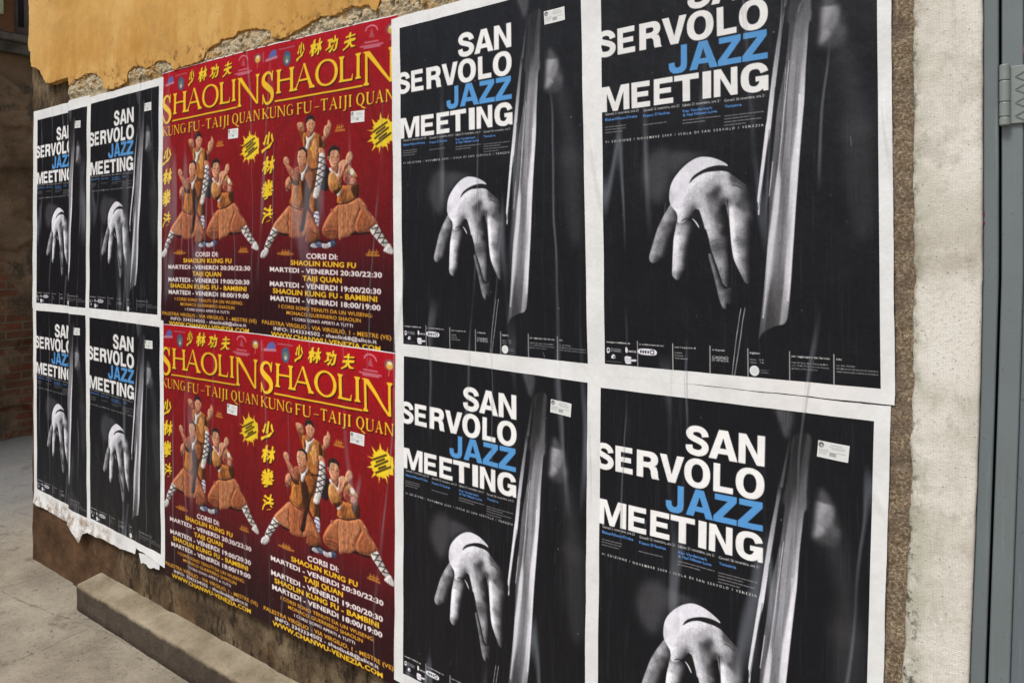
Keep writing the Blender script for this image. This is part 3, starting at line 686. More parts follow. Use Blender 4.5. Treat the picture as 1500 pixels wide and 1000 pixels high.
('S','4a2a20',36,6,[(5895,4033),(6096,4016)]),
('S','8a3c36',42,6,[(5683,4230),(5964,4239)]),
('S','7c4434',26,6,[(5839,4046),(5873,4147)]),
('P','d0a080',10,1,[(6098,4229),(6320,4138),(6540,4131),(6651,4199),(6520,4318),(6278,4408),(6100,4353)]),
('P','a8664c',10,1,[(6355,4312),(6629,4174),(6826,4254),(6522,4514),(6304,4755),(6138,4825),(6026,4772),(6135,4552)]),
('P','c4866a',12,1,[(6410,4339),(6629,4213),(6739,4266),(6467,4488),(6325,4657),(6192,4603)]),
('P','d09a78',10,1,[(6605,4050),(6757,3909),(6953,3892),(7084,4005),(7042,4130),(6794,4268),(6607,4212)]),
('S','7c4434',24,6,[(6791,4008),(6955,4063)]),
('P','c27c56',10,1,[(6034,5541),(6752,5501),(7536,5337),(7929,5517),(8192,5759),(8761,6133),(8353,6355),(7727,6438),(7194,6357),(6653,6505),(6079,6571),(5538,6544),(4987,6445),(4961,6233),(5416,5833)]),
('P','9c5a3a',18,1,[(4985,6284),(5533,6084),(6043,6284),(6045,6532),(5538,6544),(5021,6445)]),
('S','94502e',42,16,[(6643,5548),(6703,5990),(6544,6505)]),
('S','94502e',42,16,[(7239,5507),(7082,5895),(6541,6284),(6653,6480)]),
('S','94502e',42,16,[(7612,5512),(7244,5944),(6869,6284)]),
('S','94502e',42,16,[(6069,5591),(6079,6556)]),
('S','94502e',42,16,[(5192,6234),(5987,6284)]),
('S','dc9a74',46,18,[(6368,5570),(6323,6530)]),
('S','dc9a74',46,18,[(6970,5553),(6920,5991),(6783,6382)]),
('S','dc9a74',46,18,[(7771,5514),(8193,5902),(8556,6142)]),
('S','dc9a74',46,18,[(5756,5736),(5305,6134)]),
('S','3a1c14',75,6,[(6000,5501),(6643,5490),(7184,5385),(7546,5280)]),
('S','4a241c',40,6,[(7613,5536),(7929,5613),(8192,5759)]),
('P','a8664c',10,1,[(5506,5684),(5642,5646),(5699,5746),(5552,5785)]),
('P','dcd8d2',10,1,[(8269,6284),(8505,6180),(8761,6166),(9016,6378),(9269,6588),(9489,6727),(9221,6823),(8918,6732),(8612,6568),(8353,6427)]),
('S','17141a',58,5,[(8352,6284),(8812,6237)]),
('S','17141a',58,5,[(8812,6213),(8457,6498)]),
('S','17141a',58,5,[(8508,6436),(9046,6378)]),
('S','17141a',58,5,[(9046,6355),(8714,6625)]),
('S','17141a',58,5,[(8765,6568),(9269,6542)]),
('S','17141a',58,5,[(9268,6518),(8969,6745)]),
('S','17141a',58,5,[(9019,6707),(9469,6681)]),
('P','d8d6d4',10,1,[(9122,6932),(9271,6808),(9519,6727),(9668,6819),(9817,6970),(9650,7037),(9273,6986)]),
('S','2c130c',30,4,[(6190,4504),(6360,4756),(6063,5120)]),
('S','2c130c',30,4,[(6415,4807),(6746,4903),(7233,4949)]),
('S','d8a468',28,6,[(5573,4561),(5462,4808)]),
('S','2c130c',26,4,[(7414,4856),(7502,5124)]),
('S','d8a070',26,6,[(6637,5009),(6476,5350)]),
('S','3a1a10',26,4,[(6578,4541),(6414,4708)]),
('P','b87650',10,1,[(2293,5582),(2390,5690),(2270,6055),(2363,6436),(1847,6416),(1435,6330),(1131,6200),(1505,5960),(1913,5747)]),
('P','a8603c',10,1,[(2367,5598),(2861,5664),(3431,5685),(3421,6029),(3370,6509),(3016,6577),(2656,6587),(2401,6512),(2324,6208)]),
('P','ae6842',10,1,[(3712,5672),(3993,5853),(4340,6063),(4650,6358),(4550,6475),(3998,6329),(3582,6478),(3613,6209),(3785,5971)]),
('P','8a4c2c',10,1,[(3860,6329),(4549,6446),(4484,6682),(4003,6729),(3690,6702),(3722,6508)]),
('S','4a2212',26,5,[(2352,5613),(2300,6055),(2386,6482)]),
('S','5a2a16',20,5,[(2826,5754),(2758,6117),(2800,6556)]),
('S','d8966c',26,8,[(2573,5752),(2520,6147),(2568,6512)]),
('S','d8966c',24,8,[(3077,5787),(3046,6148),(3072,6510)]),
('S','5a2a16',22,6,[(3256,5848),(3152,6088),(3193,6510)]),
('S','5a2a16',22,5,[(3716,5971),(3614,6239),(3617,6478)]),
('S','3c1a10',26,6,[(3687,6508),(3999,6388),(4550,6461)]),
('S','dc9c74',24,8,[(3994,5942),(4273,6181),(4412,6328)]),
('S','6a351e',18,6,[(1804,5961),(1583,6145),(1772,6361)]),
('P','2a120f',16,1,[(1511,6392),(1847,6428),(2364,6467),(2291,6528),(1774,6509)]),
('P','ae6842',10,1,[(6067,5638),(6060,6126),(6041,6241),(5353,6255),(4954,6357),(5052,6153),(5350,5921),(5612,5749)]),
('P','8a4c30',10,1,[(6042,6255),(6013,6557),(5622,6631),(5191,6561),(4955,6445),(4988,6357),(5387,6270)]),
('P','bb7850',10,1,[(6079,5509),(6516,5501),(6958,5456),(7363,5386),(7643,5627),(7430,5878),(7215,6129),(7311,6354),(6906,6496),(6463,6555),(6090,6562)]),
('P','a55f3c',10,1,[(7425,5372),(7580,5459),(8010,5715),(8433,5967),(8672,6106),(8316,6270),(7955,6354),(7528,6405),(7311,6340),(7246,6129),(7522,5850),(7674,5656)]),
('S','4a2212',28,5,[(7655,5656),(7430,5892),(7215,6115),(6967,6270)]),
('S','4a2212',24,4,[(6079,5524),(6077,6557)]),
('S','6a351e',20,6,[(6484,5557),(6457,5985),(6431,6527)]),
('S','6a351e',20,6,[(6896,5534),(6806,5930),(6685,6469)]),
('S','e0a47c',26,9,[(6292,5584),(6270,6499)]),
('S','e0a47c',26,9,[(6694,5560),(6602,6441)]),
('S','e0a47c',24,9,[(7178,5509),(7087,5819),(6903,6157)]),
('S','5a2a16',22,6,[(7767,5796),(7524,6074),(7466,6382)]),
('S','5a2a16',20,6,[(8132,5882),(7892,6131),(7925,6340)]),
('S','e0a47c',26,10,[(7704,5572),(8132,5855),(8505,6064)]),
('S','3c1a10',30,8,[(4988,6386),(5553,6356),(6024,6385)]),
('S','3c1a10',24,6,[(5157,6488),(5620,6458),(6012,6471)]),
('S','dc9c74',26,10,[(5678,5779),(5285,6037),(5121,6270)]),
('P','2a120f',16,1,[(6906,6468),(7280,6368),(7528,6410),(8016,6367),(8227,6381),(8138,6442),(7528,6466),(7156,6462)]),
('S','3a1c14',75,6,[(6000,5501),(6643,5490),(7184,5385),(7546,5280)]),
('S','3a1c14',70,6,[(2391,5485),(2793,5594),(3287,5662),(3797,5646)]),
('P','2e1712',10,1,[(3531,5654),(3797,5657),(3656,5975),(3491,6346),(3197,6325),(3389,5973)]),
]
STARBURST = [
[(8906,2779),(8986,2956),(9112,3013),(9126,2951),(9189,3017),(9328,3017),(9448,2820),(9398,3029),(9509,3060),(9502,3100),(9726,3129),(9744,3244),(9780,3407),(9730,3534),(9748,3681),(9473,3684),(9491,3766),(9335,3727),(9407,4007),(9284,3839),(9127,3816),(9092,3880),(9039,3820),(8916,3823),(8830,4066),(8810,3818),(8704,3863),(8650,3795),(8312,3946),(8507,3739),(8345,3682),(8435,3636),(8002,3649),(8344,3549),(8235,3461),(8361,3434),(8396,3352),(7998,3282),(8378,3302),(8467,3248),(8359,3201),(8502,3192),(8338,2951),(8608,3099),(8732,3073),(8732,3007),(8838,3030)],
]
STARLINES = [
[(8432,3363),(9364,3101)],
[(8647,3415),(9226,3240)],
[(8559,3559),(9452,3268)],
[(8826,3588),(9315,3440)],
[(8625,3744),(9626,3432)],
]
EMBLEMS = {'mark': [(507, 451), (770, 231), (1125, 173), (1297, 254), (1299, 415)], 'markbar': [(401, 496), (1299, 458)], 'tin': [(127, 199), (159, 529)], 'line': [(1517, 221), (2699, 217)], 'oval': [(2112, 569), (2429, 597), (2115, 834)], 'arc': [(7919, 259), (8033, 165), (8314, 128), (8603, 202), (8706, 308)], 'tower': [(8315, 195), (8503, 501), (8141, 489)], 'l1': [(7881, 621), (8760, 632)], 'l2': [(7586, 723), (9035, 735)], 'l3': [(7829, 781), (8864, 789)], 'bulb': [(9562, 351), (9828, 380), (9563, 539)], 'bulb2': [(9491, 180), (9758, 186)], 'n1': [(1480, 7110), (2688, 7147)], 'n1h': [(1738, 7054), (2437, 7071)], 'n2': [(8027, 7059), (8820, 7096)], 'n2h': [(8099, 6977), (8769, 6993)], 'n3': [(5818, 3158), (6487, 3233)], 'n3h': [(5895, 3078), (6397, 3105)], 'st': [(6940, 2644), (7880, 2664), (7883, 3039), (6944, 2996)]}
# ------------------------------------------------------------------ painting the printed posters
def smooth_loop(pts, n=5):
    p = np.asarray(pts, float)
    a, b, c, d = np.roll(p, 1, 0), p, np.roll(p, -1, 0), np.roll(p, -2, 0)
    out = []
    for t in np.arange(n) / n:
        out.append(0.5 * (2 * b + (c - a) * t + (2 * a - 5 * b + 4 * c - d) * t * t + (3 * b - a - 3 * c + d) * t ** 3))
    return np.stack(out, 1).reshape(-1, 2)

def smooth_line(pts, n=6):
    p = np.asarray(pts, float)
    if len(p) < 3:
        return p
    q = np.vstack([2 * p[0] - p[1], p, 2 * p[-1] - p[-2]])
    out = []
    for i in range(1, len(q) - 2):
        a, b, c, d = q[i - 1], q[i], q[i + 1], q[i + 2]
        for t in np.arange(n) / n:
            out.append(0.5 * (2 * b + (c - a) * t + (2 * a - 5 * b + 4 * c - d) * t * t + (3 * b - a - 3 * c + d) * t ** 3))
    out.append(p[-1])
    return np.array(out)

class Print:
    """an sRGB canvas in poster coordinates 0..1, x right, y down"""
    def __init__(self, w, h, col):
        self.w, self.h = w, h
        self.a = np.empty((h, w, 3))
        self.a[:] = col
    def blur(self, m, s):
        if s < 0.35:
            return m
        r = max(1, int(3 * s))
        k = np.exp(-0.5 * (np.arange(-r, r + 1) / s) ** 2)
        k /= k.sum()
        for ax in (0, 1):
            pad = [(0, 0), (0, 0)]
            pad[ax] = (r, r)
            q = np.pad(m, pad)
            o = np.zeros_like(m)
            L = m.shape[ax]
            for i, kk in enumerate(k):
                o += kk * (q[i:i + L] if ax == 0 else q[:, i:i + L])
            m = o
        return m
    def box(self, lo, hi, pad):
        x0, y0 = int(math.floor(lo[0] - pad)), int(math.floor(lo[1] - pad))
        x1, y1 = int(math.ceil(hi[0] + pad)) + 1, int(math.ceil(hi[1] + pad)) + 1
        return x0, y0, x1, y1
    def apply(self, bx, m, col):
        x0, y0, x1, y1 = bx
        cx0, cy0, cx1, cy1 = max(x0, 0), max(y0, 0), min(x1, self.w), min(y1, self.h)
        if cx0 >= cx1 or cy0 >= cy1:
            return
        m = m[cy0 - y0:cy1 - y0, cx0 - x0:cx1 - x0, None]
        if isinstance(col, np.ndarray) and col.ndim == 3:
            col = col[cy0 - y0:cy1 - y0, cx0 - x0:cx1 - x0]
        t = self.a[cy0:cy1, cx0:cx1]
        t[:] = t * (1 - m) + np.asarray(col) * m
    def fill_mask(self, loops, bx, SS=3):
        x0, y0, x1, y1 = bx
        W, H = (x1 - x0), (y1 - y0)
        acc = np.zeros((H * SS, W * SS + 1))
        ea, eb = [], []
        for l in loops:
            l = np.asarray(l, float)
            ea.append(l); eb.append(np.roll(l, -1, 0))
        ea = np.vstack(ea); eb = np.vstack(eb)
        sw = ea[:, 1] > eb[:, 1]
        ea[sw], eb[sw] = eb[sw].copy(), ea[sw].copy()
        ys = y0 + (np.arange(H * SS) + 0.5) / SS
        for r, y in enumerate(ys):
            k = (ea[:, 1] <= y) & (eb[:, 1] > y)
            if not k.any():
                continue
            A, B = ea[k], eb[k]
            xs = np.sort(A[:, 0] + (y - A[:, 1]) * (B[:, 0] - A[:, 0]) / (B[:, 1] - A[:, 1]))
            ix = np.clip(np.round((xs - x0) * SS).astype(int), 0, W * SS)
            for i in range(0, len(ix) - 1, 2):
                acc[r, ix[i]:ix[i + 1]] = 1
        return acc[:, :-1].reshape(H, SS, W, SS).mean((1, 3))
    def px(self, pts):
        return np.asarray(pts, float) * (self.w, self.h)
    def poly(self, pts, col, blur=0.0, alpha=1.0, smooth=False, holes=()):
        loops = [self.px(smooth_loop(pts) if smooth else pts)] + [self.px(q) for q in holes]
        pad = 2 + 3 * blur
        bx = self.box(loops[0].min(0), loops[0].max(0), pad)
        self.apply(bx, self.blur(self.fill_mask(loops, bx), blur) * alpha, col)
    def relief_poly(self, pts, col, blur, fold):
        """a rounded patch of cloth or skin: lighter to the upper left, as photographed in a studio"""
        l = self.px(smooth_loop(pts))
        size = min(l.max(0) - l.min(0))
        s = max(1.0, min(4.2, size * .10))
        bx = self.box(l.min(0), l.max(0), 4 + 3 * s)
        m = self.fill_mask([l], bx)
        b = self.blur(m, s)
        gy, gx = np.gradient(b)
        e = (gx * .8 + gy * .45) * s * 1.15
        y0, x0 = np.clip(np.arange(bx[1], bx[3]), 0, self.h - 1), np.clip(np.arange(bx[0], bx[2]), 0, self.w - 1)
        f = fold[y0][:, x0]
        k = np.clip(1 + np.clip(e, -.62, .38) + .085 * f - .05, .30, 1.40)[:, :, None]
        self.apply(bx, self.blur(m, max(.5, blur)), np.clip(np.asarray(col)[None, None, :] * k, 0, .93))
    def shade(self, pts, samples, blur, slant=None, fade=None, rim=0):
        l = self.px(smooth_loop(pts))
        bx = self.box(l.min(0), l.max(0), 2 + 3 * blur)
        m = self.blur(self.fill_mask([l], bx), blur)
        if fade:
            q = (np.arange(bx[1], bx[3]) / self.h - fade[0] * 1e-4) / ((fade[1] - fade[0]) * 1e-4)
            m = m * np.clip(q, 0, 1)[:, None]
        s = np.asarray(samples, float)
        sx, sy, sv = s[:, 0] * self.w, s[:, 1] * self.h, s[:, 2]
        X, Y = np.meshgrid(np.arange(bx[0], bx[2]) + 0.5, np.arange(bx[1], bx[3]) + 0.5)
        num = np.zeros_like(X); den = np.zeros_like(X)
        for a, b, v in zip(sx, sy, sv):
            dx, dy = X - a, Y - b
            if slant is None:
                d2 = (dx * dx + dy * dy) / 7.5 ** 2
            else:                                  # tones drawn out along a slanted board
                d2 = ((dx - slant * dy) / 3.4) ** 2 + (dy / 34.0) ** 2
            wt = np.exp(-0.5 * d2) + 6e-4 / (1 + d2)
            num += wt * v; den += wt
        v = num / den
        if rim:                                     # skin: turned edges fall into the dark, fine pores and creases
            sg = 6.0
            gy, gx = np.gradient(self.blur(np.pad(self.fill_mask([l], bx), 0), sg))
            v = v * np.clip(1 + (gx * .95 + gy * .30) * sg * 1.6, .28, 1.10)
            r = np.random.default_rng(len(pts))
            v = v * (1 + .045 * self.blur(r.normal(0, 1, v.shape), .8) * 2.2 + .035 * self.blur(r.normal(0, 1, v.shape), 2.6) * 6)
        self.apply(bx, m, np.stack([v * 0.985, v * 0.975, v], 2))
    def stroke(self, pts, w, col, blur=0.5, alpha=1.0, smooth=True):
        p = self.px(smooth_line(pts) if smooth else pts)
        r = w * self.w / 2
        bx = self.box(p.min(0), p.max(0), r + 2 + 2 * blur)
        X, Y = np.meshgrid(np.arange(bx[0], bx[2]) + 0.5, np.arange(bx[1], bx[3]) + 0.5)
        d = np.full(X.shape, 1e9)
        for a, b in zip(p[:-1], p[1:]):
            v = b - a
            L = max((v * v).sum(), 1e-9)
            t = np.clip(((X - a[0]) * v[0] + (Y - a[1]) * v[1]) / L, 0, 1)
            d = np.minimum(d, np.hypot(X - a[0] - t * v[0], Y - a[1] - t * v[1]))
        e = max(0.5, blur)
        self.apply(bx, np.clip((r - d) / (2 * e) + 0.5, 0, 1) * min(1.0, (2 * r) if 2 * r < 1 else 1.0) * alpha, col)
    def tris(self, P, T, col, alpha=1.0, SS=3, grow=0):
        """fills a triangle soup given in canvas pixels"""
        bx = self.box(P.min(0), P.max(0), 2 + grow)
        W, H = bx[2] - bx[0], bx[3] - bx[1]
        buf = np.zeros((H * SS, W * SS), bool)
        Q = (P - (bx[0], bx[1])) * SS
        for t in T:
            a, b, c = Q[t[0]], Q[t[1]], Q[t[2]]
            ar = (b[0] - a[0]) * (c[1] - a[1]) - (b[1] - a[1]) * (c[0] - a[0])
            if abs(ar) < 1e-9:
                continue
            x0, x1 = int(max(0, min(a[0], b[0], c[0]) - 0.5)), int(max(a[0], b[0], c[0]) + 1)
            y0, y1 = int(max(0, min(a[1], b[1], c[1]) - 0.5)), int(max(a[1], b[1], c[1]) + 1)
            X = np.arange(x0, x1 + 1)[None, :] + 0.5
            Y = np.arange(y0, y1 + 1)[:, None] + 0.5
            w0 = ((b[0] - a[0]) * (Y - a[1]) - (b[1] - a[1]) * (X - a[0])) / ar
            w1 = ((c[0] - b[0]) * (Y - b[1]) - (c[1] - b[1]) * (X - b[0])) / ar
            w2 = ((a[0] - c[0]) * (Y - c[1]) - (a[1] - c[1]) * (X - c[0])) / ar
            k = (w0 >= -1e-6) & (w1 >= -1e-6) & (w2 >= -1e-6)
            s = buf[y0:y1 + 1, x0:x1 + 1]
            s |= k[:s.shape[0], :s.shape[1]]
        m = buf.reshape(H, SS, W, SS).mean((1, 3))
        if grow:
            m = np.clip(self.blur(m, grow) * 2.2, 0, 1)
        self.apply(bx, m * alpha, col)

# --- lettering set with the built-in font, turned into triangles
_glyphs = {}
def prepare_text(items):
    obs = []
    for key in items:
        s, weight, spacing = key
        if key in _glyphs:
            continue
        c = bpy.data.curves.new('lettering', 'FONT')
        c.body = s
        c.size = 1.0
        c.offset = weight
        c.space_character = spacing
        c.resolution_u = 3
        o = bpy.data.objects.new('lettering', c)
        scene.collection.objects.link(o)
        obs.append((key, o))
    bpy.context.view_layer.update()
    dg = bpy.context.evaluated_depsgraph_get()
    for key, o in obs:
        me = bpy.data.meshes.new_from_object(o.evaluated_get(dg))
        me.calc_loop_triangles()
        P = np.empty(len(me.vertices) * 3)
        me.vertices.foreach_get('co', P)
        T = np.empty(len(me.loop_triangles) * 3, dtype=np.int32)
        me.loop_triangles.foreach_get('vertices', T)
        _glyphs[key] = (P.reshape(-1, 3)[:, :2].copy(), T.reshape(-1, 3).copy())
        bpy.data.meshes.remove(me)
    for key, o in obs:
        c = o.data
        bpy.data.objects.remove(o)
        bpy.data.curves.remove(c)

def fit_text(pr, key, x0, x1, y, cap, col, capunit=None, alpha=1.0, rise=0.0, box=False):
    P, T = _glyphs[key]
    lo, hi = P.min(0), P.max(0)
    u = (P[:, 0] - lo[0]) / (hi[0] - lo[0])
    if box:                                   # y = top, cap = height of the whole glyph
        v = y + (hi[1] - P[:, 1]) / (hi[1] - lo[1]) * cap
    else:
        v = y - P[:, 1] / capunit * cap
    Q = np.stack([(x0 + u * (x1 - x0)) * pr.w, (v - rise * (u - 0.5)) * pr.h], 1)
    pr.tris(Q, T, col, alpha)

# --- heavy sans capitals for the concert title, each in a unit box (y up)
def ring(cx, cy, rx, ry, n=40, p=2.25, a0=0, a1=360):
    a = np.radians(np.linspace(a0, a1, n, endpoint=(a1 - a0) % 360 != 0))
    c, s = np.cos(a), np.sin(a)
    return np.stack([cx + rx * np.sign(c) * np.abs(c) ** (2 / p), cy + ry * np.sign(s) * np.abs(s) ** (2 / p)], 1)

SANS = {
 'N': [(0, 0), (0, 1), (.30, 1), (.72, .36), (.72, 1), (1, 1), (1, 0), (.71, 0), (.28, .66), (.28, 0)],
 'M': [(0, 0), (0, 1), (.30, 1), (.5, .34), (.70, 1), (1, 1), (1, 0), (.79, 0), (.79, .72), (.585, 0), (.415, 0), (.21, .72), (.21, 0)],
 'V': [(0, 1), (.29, 1), (.5, .30), (.71, 1), (1, 1), (.655, 0), (.345, 0)],
 'E': [(0, 0), (0, 1), (.97, 1), (.97, .79), (.31, .79), (.31, .61), (.90, .61), (.90, .41), (.31, .41), (.31, .21), (1, .21), (1, 0)],
 'L': [(0, 0), (0, 1), (.34, 1), (.34, .21), (1, .21), (1, 0)],
 'T': [(.35, 0), (.35, .79), (0, .79), (0, 1), (1, 1), (1, .79), (.65, .79), (.65, 0)],
 'Z': [(0, 0), (0, .20), (.60, .79), (.05, .79), (.05, 1), (.98, 1), (.98, .80), (.40, .21), (1, .21), (1, 0)],
 'I': [(0, 0), (0, 1), (1, 1), (1, 0)],
}
def fat_line(pts, hw, hh):
    """outline of a smooth stroke drawn with an elliptical pen"""
    p = smooth_line(pts, 8) / (hw, hh)
    d = np.gradient(p, axis=0)
    d /= np.linalg.norm(d, axis=1)[:, None]
    n = np.stack([-d[:, 1], d[:, 0]], 1)
    return np.vstack([p + n, (p - n)[::-1]]) * (hw, hh)

def sans(ch):
    """list of (outline, holes)"""
    if ch in SANS:
        return [(SANS[ch], ())]
    if ch == 'A':
        return [([(0, 0), (.345, 1), (.655, 1), (1, 0), (.72, 0), (.665, .19), (.335, .19), (.28, 0)], ([(.39, .38), (.61, .38), (.5, .74)],))]
    if ch == 'O':
        return [(ring(.5, .5, .5, .53), (ring(.5, .5, .225, .325),))]
    if ch == 'R':
        bowl = [(0, 0), (0, 1), (.58, 1)] + [tuple(q) for q in ring(.58, .715, .36, .285, 16, 2.2, 88, -60)] + [(.86, .46), (.93, .30), (.95, .08), (1, 0), (.68, 0), (.64, .12), (.62, .30), (.54, .39), (.30, .39), (.30, 0)]
        return [(bowl, ([(.30, .60), (.30, .79), (.52, .79), (.61, .76), (.635, .70), (.61, .63), (.52, .60)],))]
    if ch == 'J':
        return [([(.66, 1), (1, 1), (1, .30), (.97, .15), (.88, .05), (.72, -.015), (.48, -.03), (.24, -.01), (.09, .07), (.01, .19), (0, .38), (.32, .40), (.34, .26), (.40, .20), (.50, .185), (.60, .21), (.65, .27), (.66, .36)], ())]
    if ch == 'S':
        c = [(.845, .67), (.80, .79), (.67, .885), (.49, .915), (.30, .89), (.175, .80), (.17, .69), (.27, .60), (.47, .54), (.68, .475), (.82, .39), (.845, .27), (.76, .155), (.60, .095), (.44, .09), (.27, .12), (.17, .20), (.145, .335)]
        return [(fat_line(c, .15, .108), ())]
    if ch == 'G':
        c = [(.86, .66), (.80, .79), (.68, .885), (.50, .91), (.31, .87), (.185, .74), (.145, .5), (.185, .26), (.31, .13), (.50, .09), (.66, .125), (.78, .24), (.83, .36)]
        return [(fat_line(c, .145, .11), ()), ([(.54, .54), (1, .54), (1, 0), (.82, 0), (.79, .16), (.74, .36), (.54, .36)], ())]

def title(pr):
    W, B = (.925, .915, .90), (.33, .58, .80)
    rows = [('SAN', .0645, .1335, W, [(.363, .4525), (.453, .5605), (.563, .655)]),
            ('SERVOLO', .1430, .2095, W, [(-.022, .0625), (.0700, .1468), (.1645, .2600), (.2610, .3585), (.3589, .4611), (.4730, .5460), (.5547, .6568)]),
            ('JAZZ', .2145, .2800, B, [(.2865, .3590), (.3675, .4745), (.4750, .5620), (.5650, .6540)]),
            ('MEETING', .2875, .3520, W, [(-.004, .1210), (.1300, .2085), (.2240, .3041), (.3072, .4030), (.4174, .4494), (.4594, .5476), (.5587, .6555)])]
    for word, t0, t1, col, xs in rows:
        for ch, (a, b) in zip(word, xs):
            f = lambda q: [(a + p[0] * (b - a), t1 - p[1] * (t1 - t0)) for p in q]
            for outline, holes in sans(ch):
                pr.poly(f(outline), col, holes=[f(h) for h in holes])

def paint_jazz(w=640, h=972):
    pr = Print(w, h, (.062, .065, .084))
    k = 1e-4
    def op(o):
        if o[0] == 'P':
            v = o[1] / 100
            pr.poly([(a * k, b * k) for a, b in o[4]], (v * .985, v * .97, v), o[2] * k * w, o[3] / 100, smooth=True)
        elif o[0] == 'I':
            pr.shade([(a * k, b * k) for a, b in o[2]], [(a * k, b * k, v / 100) for a, b, v in o[3]], o[1] * k * w, o[4], o[5], o[6])
        elif o[0] == 'S':
            v = o[1] / 100
            pr.stroke([(a * k, b * k) for a, b in o[5]], o[2] * k, (v, v * .98, v), o[3] * k * w, o[4] / 100)
        elif o[0] == 'C':
            pr.poly(ring(o[2][0] * k, o[2][1] * k, o[3] * k, o[4] * k, 24, 2), (o[1] / 100,) * 3)
    for o in JAZZ_PICTURE:
        op(o)
    # grain of the black and white photograph, drawn out along the strings
    rng = np.random.default_rng(4)
    g = rng.normal(0, 1, (h, w))
    gs = pr.blur(g, 1.0)
    gv = np.cumsum(g, 0)
    gv = (gv - np.roll(gv, 28, 0)) / 28 ** .5
    lum = pr.a.mean(2)
    g3 = pr.blur(rng.normal(0, 1, (h, w)), 3.0) * 6
    pr.a += ((gs * .055 + gv * .016 + g3 * .018) * np.clip(lum * 1.4, .12, .6))[:, :, None]
    title(pr)
    keys = [(t[0], [.010, .030, .022][t[6]], 1.7 if t[6] == 2 else 1.0) for t in JAZZ_TEXT]
    prepare_text(keys + [('H', 0.0, 1.0)])
    cap = _glyphs[('H', 0.0, 1.0)][0][:, 1].max()
    for t, key in zip(JAZZ_TEXT, keys):
        col = ((.90, .89, .87), (.34, .56, .82))[t[5]]
        fit_text(pr, key, t[1] * k, t[2] * k, t[3] * k, t[4] * k, col, cap)
    rnd = random.Random(3)
    for (a, b), (c, d) in JAZZ_BARS:            # lines too small to read: word-long dashes
        x = a
        y = (b + d) / 2
        while x < c:
            e = min(c, x + rnd.uniform(90, 260))
            pr.stroke([(x * k, y * k), (e * k, y * k)], .0034, (.55, .54, .53), .5, .85, False)
            x = e + 45
    for (a, b), (c, d) in JAZZ_RULES:
        x = (a + c) / 2 * k
        pr.stroke([(x, .9360), (x, 1.01)], .0030, (.78, .77, .75), .4, 1, False)
    for o in JAZZ_LOGOS:
        op(o)
    return np.clip(pr.a, .02, .96)

